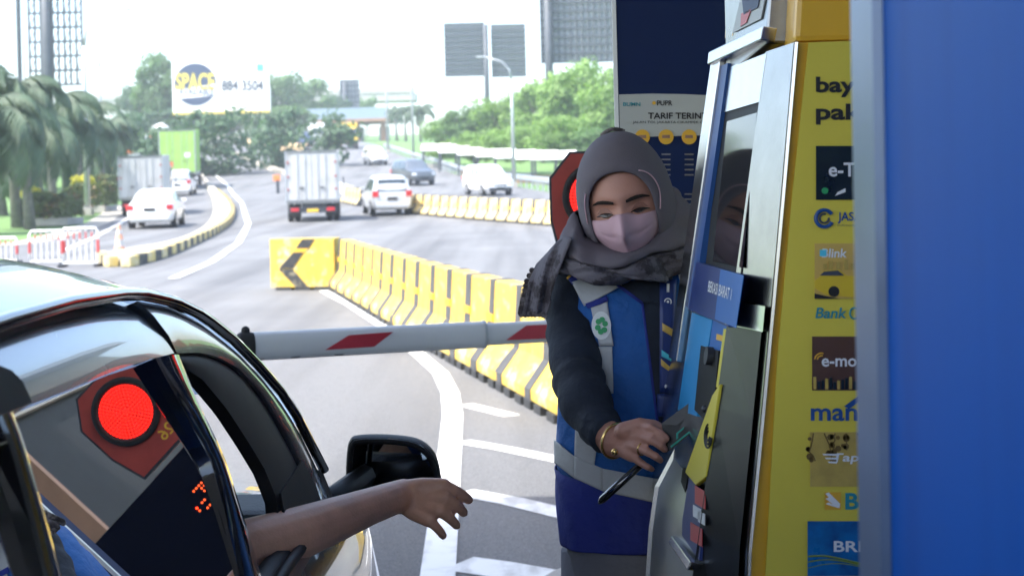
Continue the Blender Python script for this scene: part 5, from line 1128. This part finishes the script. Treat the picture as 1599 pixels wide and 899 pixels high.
# ------------------------------------------------------------------ the toll attendant
mat('hijab_grey', (.135, .12, .142), .85, var=.12, scale=7, bump=.25, bscale=500)
mat('hijab_print', (.128, .118, .14), .85, col2=(.045, .038, .046), sharp=(.5, .58), scale=24, detail=5, bump=.35, bscale=300)
mat('lace', (.17, .15, .15), .85, col2=(.05, .042, .045), sharp=(.45, .55), scale=60, bump=.5, bscale=400)
mat('mask_pink', (.52, .34, .39), .8, var=.05, scale=12, bump=.1, bscale=600)
mat('vest_blue', (.008, .10, .36), .72, var=.14, scale=9, bump=.6, bscale=45)
mat('vest_royal', (.012, .025, .22), .72, var=.12, scale=9, bump=.35, bscale=45)
mat('reflective', (.46, .47, .48), .45, var=.06, scale=14, bump=.2, bscale=60)
mat('navy_cloth', (.010, .016, .030), .85, var=.2, scale=12, bump=.5, bscale=40)
mat('trouser_grey', (.17, .17, .20), .85, var=.1, scale=8, bump=.3, bscale=50)
mat('gold', (.75, .50, .18), .22, 1., var=0)
mat('brow', (.02, .013, .01), .8, var=0); mat('iris', (.02, .012, .01), .15, var=0); mat('lid_shade', (.27, .125, .09), .55, var=.05)  # lid colour darker than the skin, painting in the eye socket shade
mat('card_black', (.012, .014, .015), .3, var=.1); mat('teal_mark', (.0, .30, .22), .4, var=0)
HC = P(977, 316, 2.61); hf = V((-.16, -1, -.20)).normalized(); hr = V((-.15, 0, 1)).cross(hf).normalized(); hu = hf.cross(hr).normalized()
if hu.z < 0: hu = -hu
def HD(x, z):
    """depth of the face surface in front of the head centre"""
    jaw = 1 - .28 * max(0, (-z - .035) / .08); q = 1 - (x / (.0745 * jaw)) ** 2 - (z / .117) ** 2
    d = .093 * math.sqrt(max(0, q)); g = lambda cx, cz, sx_, sz: math.exp(-((x - cx) / sx_) ** 2 - ((z - cz) / sz) ** 2)
    d += .020 * g(0, -.032, .012, .018) + .010 * g(0, -.008, .009, .022) + .004 * g(0, .03, .05, .012)
    for s in (-1, 1): d += -.013 * g(s * .030, .006, .018, .011) + .006 * g(s * .031, .000, .011, .0075) + .003 * g(s * .045, -.03, .02, .02)
    return d
def hp3(x, z, off=0.): return HC + hr * x + hu * z + hf * (HD(x, z) + off)
b = MB(); rings = []; NA, NB = 72, 56
for i in range(1, NB):
    el = -math.pi / 2 + math.pi * i / NB; ring = []
    for k in range(NA):
        a = 2 * math.pi * k / NA; z = .117 * math.sin(el); x = .0745 * math.cos(el) * math.sin(a); c = math.cos(a)
        jaw = 1 - .28 * max(0, (-z - .035) / .08)
        if c > 0: x *= jaw; dep = HD(x, z); dep = max(dep, 0) if c > .02 else 0
        else: dep = .098 * math.cos(el) * c
        ring.append(HC + hr * x + hu * z + hf * dep)
    rings.append(ring)
b.loft(rings)
def TZ(v): return P(985, v, 2.62).z
tor = [(TZ(905), 998, .140, .112), (TZ(860), 996, .156, .118), (TZ(780), 994, .156, .119), (TZ(700), 991, .152, .118), (TZ(620), 990, .146, .118), (TZ(540), 986, .150, .120), (TZ(480), 983, .152, .115), (TZ(440), 981, .135, .098), (TZ(415), 980, .10, .075), (TZ(400), 979, .065, .06)]
def torat(z):
    cx = interp([(t[0], P(t[1], 300, 2.66).x) for t in tor], z); return cx, 2.68, interp([(t[0], t[2]) for t in tor], z), interp([(t[0], t[3]) for t in tor], z)
def torpt(a, z, off=0., e=2.5):
    cx, cy, rx, ry = torat(z); s, c = math.sin(a), -math.cos(a)
    return V((cx + (rx + off) * math.copysign(abs(s) ** (2 / e), s), cy + (ry + off) * math.copysign(abs(c) ** (2 / e), c), z))
NT = 40
b.loft([[torpt(2 * math.pi * k / NT, t[0], -.012) for k in range(NT)] for t in tor])
b.tube([HC + V((.01, .03, -.17)), HC + V((.005, .03, -.08)), HC + V((0, .02, -.02))], [.058, .052, .05], 14)
# right arm (picture left) bent to the card reader
arm = [P(898, 446, 2.66), P(893, 500, 2.62), P(898, 560, 2.56), P(909, 614, 2.48), P(931, 657, 2.42), P(953, 684, 2.375)]
b.tube(arm, [.040, .035, .034, .035, .032, .024], 14, rnd=True)
wr = P(964, 689, 2.36)
b.tube([arm[-1], wr], [.025, .0225], 12, rnd=True, flat=1.25)
kn = [(1000, 664, 2.325), (1002, 681, 2.312), (997, 698, 2.310), (988, 713, 2.318)]
for i, k in enumerate(kn): b.tube([P(964, 680 + i * 5, 2.355), P((966 + k[0]) / 2, (681 + i * 5 + k[1]) / 2, 2.335), P(*k)], [.0155, .013, .0100], 10, rnd=True)
fing = [[kn[0], (1018, 668, 2.30), (1032, 677, 2.288), (1041, 684, 2.288)], [kn[1], (1019, 687, 2.288), (1031, 695, 2.282), (1038, 701, 2.288)], [kn[2], (1013, 706, 2.288), (1025, 713, 2.284), (1031, 718, 2.292)], [kn[3], (1002, 723, 2.300), (1012, 729, 2.298), (1018, 732, 2.305)]]
for f, r0 in zip(fing, (.0076, .0078, .0074, .0066)): b.tube([P(*q) for q in f], [r0 * 1.12, r0, r0 * .92, r0 * .82], 10, rnd=True)
b.tube([P(972, 672, 2.335), P(1000, 662, 2.325), P(1022, 664, 2.318), P(1040, 672, 2.316)], [.0145, .0115, .0098, .0082], 10, rnd=True)
# left arm behind the kiosk, legs
b.tube([P(1062, 446, 2.72), P(1095, 540, 2.78), P(1100, 640, 2.74)], [.042, .036, .03], 12, rnd=True); b.ball(P(1100, 665, 2.72), (.025, .03, .045), 10, 8)
hx = P(1000, 900, 2.68)
for s in (-.07, .07):
    b.tube([(hx.x + s, 2.69, .93), (hx.x + s, 2.68, .6), (hx.x + s, 2.71, .24)], [.07, .06, .04], 14, rnd=True); b.ball((hx.x + s - .01, 2.64, .19), (.042, .115, .04), 12, 8)
me = remesh(b, .0031, 3, .4); me.materials.append(MATS['skin_woman']); wo = bpy.data.objects.new('person', me); COL.objects.link(wo); ORG[wo.name] = V((0, 0, 0))
tag(wo, 'attendant in grey headscarf, pink face mask and blue vest tapping a card', 'person')
# face details
def face_strip(name, pts, ws, m, off=.0016):
    mb = MB(); L = [hp3(x, z + w_, off) for (x, z), w_ in zip(pts, ws)]; M_ = [hp3(x, z, off + .0008) for (x, z) in pts]; U = [hp3(x, z - w_, off) for (x, z), w_ in zip(pts, ws)]
    mb.loft([[a, c, d] for a, c, d in zip(L, M_, U)], closed=False).build(name, m, wo, smooth=True)
for s in (-1, 1):
    face_strip('eyebrow', [(s * x, z) for x, z in ((.011, .0195), (.02, .0215), (.03, .0228), (.041, .0222), (.052, .0175))], [.0026, .0036, .0037, .0029, .001], 'brow', .0022)
    face_strip('eyelid', [(s * x, z) for x, z in ((.017, .001), (.024, .0055), (.031, .007), (.039, .0055), (.046, .0005))], [.0005, .0035, .0042, .0035, .0005], 'lid_shade', .002)
    face_strip('eyelash', [(s * x, z) for x, z in ((.016, -.0012), (.0235, .0003), (.031, .0008), (.039, -.0005), (.0485, -.0035))], [.0006, .0016, .0020, .0019, .0005], 'iris', .0037)
    face_strip('eye', [(s * x, z) for x, z in ((.0215, -.0018), (.027, -.0025), (.031, -.0028), (.035, -.0028), (.040, -.0022))], [.0008, .0022, .0026, .0022, .0006], 'iris', .0030)
# mask
def maskpt(u, v):
    u = u * 2 - 1; au = abs(u); zt = -.006 + .008 * max(0, 1 - (au / .35) ** 2) - .004 * au; zb = -.104 + .060 * au ** 1.7; z = lerp(zt, zb, v); x = u * (.068 - .010 * v)
    bulge = .006 + .020 * (1 - au ** 1.6) * math.sin(math.pi * min(1, v * .95 + .03)) ** .7 - .005 * math.exp(-((v - .36) / .05) ** 2) * (1 - au) * (1 if au > .06 else 0) + .004 * max(0, 1 - au / .12)
    return hp3(max(-.07, min(.07, x)), z, 0) * 0 + HC + hr * x + hu * z + hf * (max(HD(x, z), .042 - .35 * max(0, -z - .09)) + bulge)
MB().grid(maskpt, 44, 30).build('face_mask', 'mask_pink', wo, smooth=True, solid=.0015)
def mask_line(name, uv, w_):
    pts = [maskpt(u, v) + hf * .0004 for u, v in uv]; MB().tube(pts, w_, 5).build(name, 'mask_seam', fm, smooth=True)
mat('mask_seam', (.40, .25, .29), .85, var=.05)
fm = [c for c in wo.children if c.name.startswith('face_mask')][0]
mask_line('mask_seam', [(.5, v / 20) for v in range(1, 20)], .0008)
for s in (0, 1): mask_line('mask_fold', [((.5 + (.46 - .92 * s) * t), .36 + .10 * t) for t in [k / 12 for k in range(1, 12)]], .0009); mask_line('mask_fold', [((.5 + (.40 - .80 * s) * t), .62 - .04 * t) for t in [k / 12 for k in range(1, 12)]], .0007)
mask_line('mask_edge', [(k / 30, .015) for k in range(31)], .0011)
# headscarf hood: rings outward from the face opening
HRX, HRF, HRU = .0885, .107, .127; HO = HC + hu * .006
def rim(a):
    c, s = math.cos(a), math.sin(a); d = math.degrees; t = 43 + (1.5 if c < 0 else 0) * c * c
    t = t * c * c + (33.5 if s > 0 else 66) * s * s; return math.radians(t)
def hood(a, t, infl=0.):
    th = rim(a) + t * (math.pi - .02 - rim(a)); k = 1 + .012 * math.sin(5 * a + 6 * t) * t * (1 - t) * 4 * (1 if math.sin(a) < .3 else .3) - .05 * max(0, 1 - t / .04) ** 2 + infl
    dn = max(0, -math.sin(a)) * math.sin(th); w_ = 1 + .12 * dn
    return HO + hf * HRF * math.cos(th) * k + hr * HRX * math.sin(th) * math.cos(a) * k * w_ + hu * HRU * math.sin(th) * math.sin(a) * k
mb = MB(); N = 96; mb.loft([[hood(2 * math.pi * k / N, t) for k in range(N)] for t in [0, .008, .02, .04, .07, .1, .14, .18, .22, .27, .33, .4, .47, .54, .62, .7, .8, .9, .97, 1]], True, False)
hj = mb.build('headscarf', 'hijab_grey', wo, smooth=True, solid=.003)
MB().grid(lambda u, v: HO + hf * (.055 - .03 * v) + hr * (u - .5) * .105 + hu * (.082 + .028 * v + .0 - .012 * (2 * u - 1) ** 2), 12, 4).build('under_cap', 'skin_woman', hj, smooth=True)
bun = HO + hu * .122 + hf * .0; MB().tube([bun + hr * (-.022 + .044 * k / 8) + hu * (.008 * math.sin(math.pi * k / 8)) - hf * .01 for k in range(9)], .004, 6).build('scarf_tuck', 'lace', hj, smooth=True)
# draped collar of the scarf
def ring4(fr, lf, bk, rt, n=96, ph=0., amp=.005):
    pts = [P(*q) for q in (fr, lf, bk, rt)]; out = []
    for k in range(n):
        a = 2 * math.pi * k / n; i = int(a // (math.pi / 2)) % 4; t = (a - i * math.pi / 2) / (math.pi / 2); p, q = pts[i], pts[(i + 1) % 4]; c0 = (pts[0] + pts[1] + pts[2] + pts[3]) / 4
        cpt = p + q - c0; w0, w1 = math.cos(t * math.pi / 2), math.sin(t * math.pi / 2)
        v_ = c0 + (p - c0) * w0 + (q - c0) * w1; d = (v_ - c0); d.z = 0
        v_ = v_ + d.normalized() * amp * (math.sin(9 * a + ph) + .6 * math.sin(17 * a + 2.3 * ph)) + V((0, 0, amp * .8 * math.sin(6 * a + 1.7 * ph))); out.append(v_)
    return out
LV = [((975, 384, 2.575), (900, 330, 2.61), (985, 300, 2.73), (1052, 300, 2.62)), ((974, 399, 2.515), (890, 345, 2.61), (990, 330, 2.74), (1064, 312, 2.64)), ((974, 408, 2.495), (880, 366, 2.62), (995, 350, 2.76), (1082, 330, 2.66)), ((975, 416, 2.50), (869, 384, 2.625), (995, 370, 2.78), (1094, 352, 2.68)),
      ((977, 421, 2.487), (862, 394, 2.63), (995, 388, 2.79), (1098, 376, 2.69)), ((979, 430, 2.495), (854, 404, 2.635), (995, 400, 2.80), (1096, 396, 2.69)), ((981, 436, 2.488), (856, 412, 2.635), (995, 412, 2.80), (1090, 408, 2.69)), ((984, 441, 2.50), (868, 420, 2.63), (995, 420, 2.79), (1078, 416, 2.68)), ((984, 438, 2.53), (880, 416, 2.63), (995, 416, 2.77), (1066, 412, 2.68))]
mb = MB(); rg = [ring4(*l, ph=i * .7, amp=.003 + .0012 * i) for i, l in enumerate(LV)]; dense = []
for p, q in zip(rg, rg[1:]):
    for t in (0, .33, .66): dense.append([a_.lerp(b_, t) + (a_ - (sum(p, V((0, 0, 0))) / len(p))).normalized() * .004 * math.sin(math.pi * t) for a_, b_ in zip(p, q)])
dense.append(rg[-1]); MB().loft(dense[:10], True, False).build('scarf_neck', 'hijab_grey', hj, smooth=True, solid=.003); MB().loft(dense[9:], True, False).build('scarf_collar', 'hijab_print', hj, smooth=True, solid=.003)
# tail of the scarf over the shoulder with a lace edge
tl = [[(893, 372, 2.53), (882, 400, 2.52), (872, 425, 2.525), (862, 455, 2.54), (855, 480, 2.55), (850, 492, 2.555)], [(880, 366, 2.56), (866, 392, 2.545), (856, 425, 2.535), (848, 455, 2.54), (842, 480, 2.55), (838, 493, 2.555)], [(868, 378, 2.60), (848, 402, 2.57), (838, 432, 2.555), (832, 460, 2.56), (828, 482, 2.565), (826, 493, 2.57)], [(862, 390, 2.64), (838, 410, 2.60), (824, 440, 2.585), (819, 465, 2.585), (816, 482, 2.59), (815, 491, 2.59)]]
def tailpt(u, v):
    def at1(row, v):
        x = v * 5; i = min(4, int(x)); return P(*row[i]).lerp(P(*row[i + 1]), x - i)
    x = u * 3; i = min(2, int(x)); p = at1(tl[i], v).lerp(at1(tl[i + 1], v), x - i); return p + V((.002 * math.sin(u * 60) * v, -.006 * math.sin(u * 14 + v * 2), .003 * abs(math.sin(u * 22)) * (v > .95)))
MB().grid(tailpt, 40, 24).build('scarf_tail', 'hijab_print', hj, smooth=True, solid=.003)
for k in range(13):
    MB().disc(tailpt(1, .28 + k * .056) + V((-.002, 0, 0)), (0, -1, .2), .0055, .002, 8).build('lace_scallop', 'lace', hj)
for k in range(9): MB().disc(tailpt(k / 8, 1), (0, -1, .2), .0055, .002, 8).build('lace_scallop', 'lace', hj)
# ear loops over the scarf
for s, pts in ((1, [(-.15 + .95 * k / 16, .02 + .05 * math.sin(math.pi * k / 16)) for k in range(17)]), (-1, [(-.2 + .6 * k / 10, .015) for k in range(11)])):
    MB().tube([hood(p[0] if s > 0 else math.pi - p[0], p[1] + .01, .016) for p in pts], .0013, 6).build('ear_loop', 'mask_pink', wo, smooth=True)
# vest
zs = [t[0] for t in tor]; hem = TZ(862); mid = TZ(738)
def vest_loft(name, z0, z1, m, n=14):
    mb = MB(); mb.loft([[torpt(2 * math.pi * k / 72, lerp(z0, z1, i / n), .0075 + .0028 * math.sin(5 * (2 * math.pi * k / 72) + 3 * i / n) + .0022 * math.sin(11 * (2 * math.pi * k / 72) + 38 * lerp(z0, z1, i / n) + 2 * math.sin(23 * lerp(z0, z1, i / n)))) + V((0, 0, .012 * math.sin(2 * math.pi * k / 72 + 2.2) if i == 0 and name == 'vest_skirt' else 0)) for k in range(72)] for i in range(n + 1)], True, False)
    return mb.build(name, m, wo, smooth=True, solid=.002)
vest_loft('vest_body', mid, TZ(402), 'vest_blue', 22); vest_loft('vest_skirt', hem, mid + .004, 'vest_royal', 10)
def on_vest(u, v, off):
    r = ray(u, v); d = 2.35
    while d < 2.85:
        p = CAM + r * d; cx, cy, rx, ry = torat(p.z); q = (abs((p.x - cx) / (rx + off + .0115)) ** 2.5 + abs((p.y - cy) / (ry + off + .0115)) ** 2.5)
        if q <= 1: return p
        d += .0015
    cx, cy, rx, ry = torat((CAM + r * 2.68).z); p = CAM + r * 2.66; p.x = max(cx - rx - off - .008, min(cx + rx + off + .008, p.x)); return p
def vp(name, quad, m, off=.004, nu=10, nv=10, parent=None):
    a, b_, c, d = quad
    def fn(u, v):
        x0, y0 = lerp(a[0], b_[0], u), lerp(a[1], b_[1], u); x1, y1 = lerp(d[0], c[0], u), lerp(d[1], c[1], u); return on_vest(lerp(x0, x1, v), lerp(y0, y1, v), off)
    return MB().grid(fn, nu, nv).build(name, m, parent or wo, smooth=True, solid=.0012)
vp('shoulder_patch', [(893, 441), (938, 424), (972, 446), (912, 478)], 'reflective'); vp('shoulder_patch', [(1058, 424), (1082, 412), (1086, 440), (1064, 446)], 'reflective')
vp('shoulder_trim', [(882, 428), (898, 424), (912, 434), (893, 444)], 'vest_royal', .005); vp('shoulder_trim', [(876, 422), (888, 420), (894, 430), (886, 436)], 'print_gold', .0055)
vp('chest_band', [(922, 478), (948, 468), (958, 540), (936, 540)], 'reflective'); vp('chest_band', [(934, 541), (956, 541), (958, 614), (944, 614)], 'reflective'); vp('chest_trim', [(914, 474), (948, 462), (950, 470), (918, 482)], 'vest_royal', .006)
vp('waist_band', [(866, 686), (897, 712), (897, 746), (866, 722)], 'reflective'); vp('waist_band', [(897, 712), (941, 731), (941, 766), (897, 746)], 'reflective'); vp('waist_band', [(941, 731), (1030, 748), (1030, 786), (941, 766)], 'reflective'); vp('side_band', [(899, 660), (934, 680), (928, 728), (897, 714)], 'reflective', .003)
vp('shirt_front', [(962, 442), (1050, 432), (1050, 470), (1004, 474)], 'navy_cloth', .0045); vp('shirt_front', [(1002, 472), (1052, 466), (1050, 660), (1026, 660)], 'navy_cloth', .0045)
vp('vest_piping', [(1001, 474), (1005, 474), (1029, 662), (1025, 662)], 'vest_royal', .006, 2, 16); vp('vest_piping', [(962, 446), (966, 443), (1005, 472), (1001, 475)], 'vest_royal', .006, 8, 2)
ly = vp('lanyard', [(1030, 440), (1056, 436), (1050, 612), (1030, 612)], 'sticker_navy', .008, 4, 16)
vp('lanyard_mark', [(1034, 504), (1051, 514), (1051, 526), (1034, 516)], 'card_orange', .0095, 3, 3, ly); vp('lanyard_mark', [(1032, 560), (1048, 574), (1048, 582), (1032, 570)], 'card_orange', .0095, 3, 3, ly); vp('lanyard_mark', [(1033, 546), (1048, 556), (1048, 564), (1033, 556)], 'cyan', .0095, 3, 3, ly)
vp('lanyard_text', [(1041, 443), (1045, 443), (1045, 456), (1041, 456)], 'print_white', .0095, 2, 3, ly)
c_ = on_vest(1043, 471, .0095); MB().tube([c_ + V((math.cos(a), 0, math.sin(a))) * .006 for a in [2 * math.pi * k / 16 for k in range(17)]], .0012, 6, caps=False).build('lanyard_emblem', 'print_white', ly); MB().ball(c_, .0025, 8, 6).build('lanyard_emblem', 'print_white', ly)
MB().ball(on_vest(1041, 603, .01), .004, 10, 8).build('badge_stud', 'print_white', ly); vp('name_badge', [(1026, 615), (1052, 612), (1050, 650), (1026, 650)], 'sticker_navy', .007, 4, 4, ly)
c_ = on_vest(939, 508, .0075); em = MB().disc(c_, (-.15, -1, 0), .0175, .0015, 26).build('vest_emblem', 'print_white', wo)
for v_ in em.data.vertices: v_.co.z = c_.z + (v_.co.z - c_.z) * 1.45
for k in range(6):
    a = k * math.pi / 3 + .3; q = c_ + V((math.cos(a) * .007, -.0032, math.sin(a) * .011)); MB().disc(q, (-.15, -1, 0), .0052, .001, 10).build('emblem_leaf', 'print_green', em)
# sleeves, trousers, shoes
def sleeve(pts, rad, nm):
    ds = smooth_line(pts, .012); n = len(ds); mb = MB(); L = len(pts) - 1
    rr = [interp([(i, r) for i, r in enumerate(rad)], L * k / (n - 1)) + (.0022 + .002 * math.exp(-((k / n - .62) / .15) ** 2)) * math.sin(k * 1.25 + math.sin(k * .6)) + .0015 * math.sin(k * .53 + 1) for k in range(n)]
    mb.tube(ds, rr, 24); return mb.build(nm, 'navy_cloth', wo, smooth=True)
sleeve([P(915, 436, 2.675)] + arm, [.05, .0515, .0465, .0455, .0455, .0415, .034], 'sleeve'); sleeve([P(1062, 440, 2.72), P(1095, 540, 2.78), P(1100, 640, 2.74)], [.05, .046, .036], 'sleeve')
MB().loft([[torpt(2 * math.pi * k / 40, TZ(v_), e_) for k in range(40)] for v_, e_ in ((820, -.004), (870, -.003), (915, .004), (960, .006))]).build('trouser_waist', 'trouser_grey', wo, smooth=True)
for s in (-.07, .07): MB().tube([(hx.x + s * .95, 2.69, .94), (hx.x + s, 2.685, .75), (hx.x + s, 2.68, .5), (hx.x + s, 2.70, .19)], [.082, .082, .075, .07], 24).build('trouser_leg', 'trouser_grey', wo, smooth=True)
for s in (-.078, .078): MB().ball((hx.x + s - .01, 2.63, .19), (.05, .135, .045), 14, 8).build('shoe', 'rubber', wo, smooth=True)
# bracelet, ring, card and pen
ax = (wr - arm[-1]).normalized(); e1 = ax.orthogonal().normalized(); e2 = ax.cross(e1); w0 = wr - ax * .004
br_ = MB().tube([w0 + (e1 * math.cos(a) + e2 * math.sin(a)) * .0295 for a in [2 * math.pi * k / 40 for k in range(41)]], .0024, 8, caps=False).build('bracelet', 'gold', wo, smooth=True)
MB().ball(P(960, 705, 2.315), .006, 12, 8).build('charm', 'gold', br_, smooth=True)
rc = P(993, 705, 2.31).lerp(P(1004, 700, 2.305), .3); fd = (P(1012, 704, 2.295) - P(996, 697, 2.315)).normalized(); f1 = fd.orthogonal().normalized(); f2 = fd.cross(f1); q0 = P(1003, 700.5, 2.306)
MB().tube([q0 + (f1 * math.cos(a) + f2 * math.sin(a)) * .0104 for a in [2 * math.pi * k / 24 for k in range(25)]], .0013, 6, caps=False).build('finger_ring', 'gold', wo, smooth=True)
cp = [P(1033, 661, 2.310), P(1086, 622, 2.300), P(1089, 668, 2.285), P(1042, 706, 2.290)]; cn_ = (cp[1] - cp[0]).cross(cp[3] - cp[0]).normalized(); cn_ = -cn_ if cn_.y > 0 else cn_
cd = MB().prism(cp, cn_, .001).build('payment_card', 'card_black'); tag(cd, 'black payment card with green marks held against the kiosk reader', 'card')
cpl = (cp[0] + cn_ * .001, cn_); ORG[cd.name] = V((0, 0, 0))
plate('card_mark', [(1047, 696), (1080, 670), (1080, 673), (1048, 699)], cpl, .0002, .0003, 'teal_mark', cd); plate('card_mark', [(1056, 676), (1068, 666), (1068, 669), (1059, 677), (1059, 684), (1056, 686)], cpl, .0002, .0003, 'teal_mark', cd); plate('card_mark', [(1079, 640), (1086, 637), (1086, 652), (1081, 652)], cpl, .0002, .0003, 'teal_mark', cd)
pn = thing('black_pen', 'thick black pen held under the palm of the attendant', 'pen', P(937, 783, 2.345))
MB().tube([P(937, 784, 2.345), P(941, 779, 2.345), P(1004, 722, 2.318)], [.004, .0068, .0062], 12).build('barrel', 'car_gloss_black', pn, smooth=True); MB().tube([P(935, 786, 2.345), P(938, 783, 2.345)], [.002, .004], 8).build('tip', 'dark_metal', pn, smooth=True); MB().tube([P(962, 755, 2.330), P(1000, 721, 2.314)], .0016, 6).build('clip', 'dark_metal', pn)
# ------------------------------------------------------------------ haze
hz = MB().span((-700, -100, -1.2), (700, 900, 33)); ho = hz.build('haze', None if False else 'concrete'); ho.data.materials.clear()
hm = bpy.data.materials.new('haze'); hm.use_nodes = True; t = hm.node_tree
for n in list(t.nodes):
    if n.type == 'BSDF_PRINCIPLED': t.nodes.remove(n)
pv = nd(t, 'ShaderNodeVolumePrincipled'); pv.inputs['Color'].default_value = (.82, .91, 1, 1); pv.inputs['Density'].default_value = .0007; pv.inputs['Anisotropy'].default_value = .2
t.links.new(pv.outputs[0], t.nodes['Material Output'].inputs['Volume']); ho.data.materials.append(hm); tag(ho, 'pale bright haze filling the air', 'haze', kind='stuff')
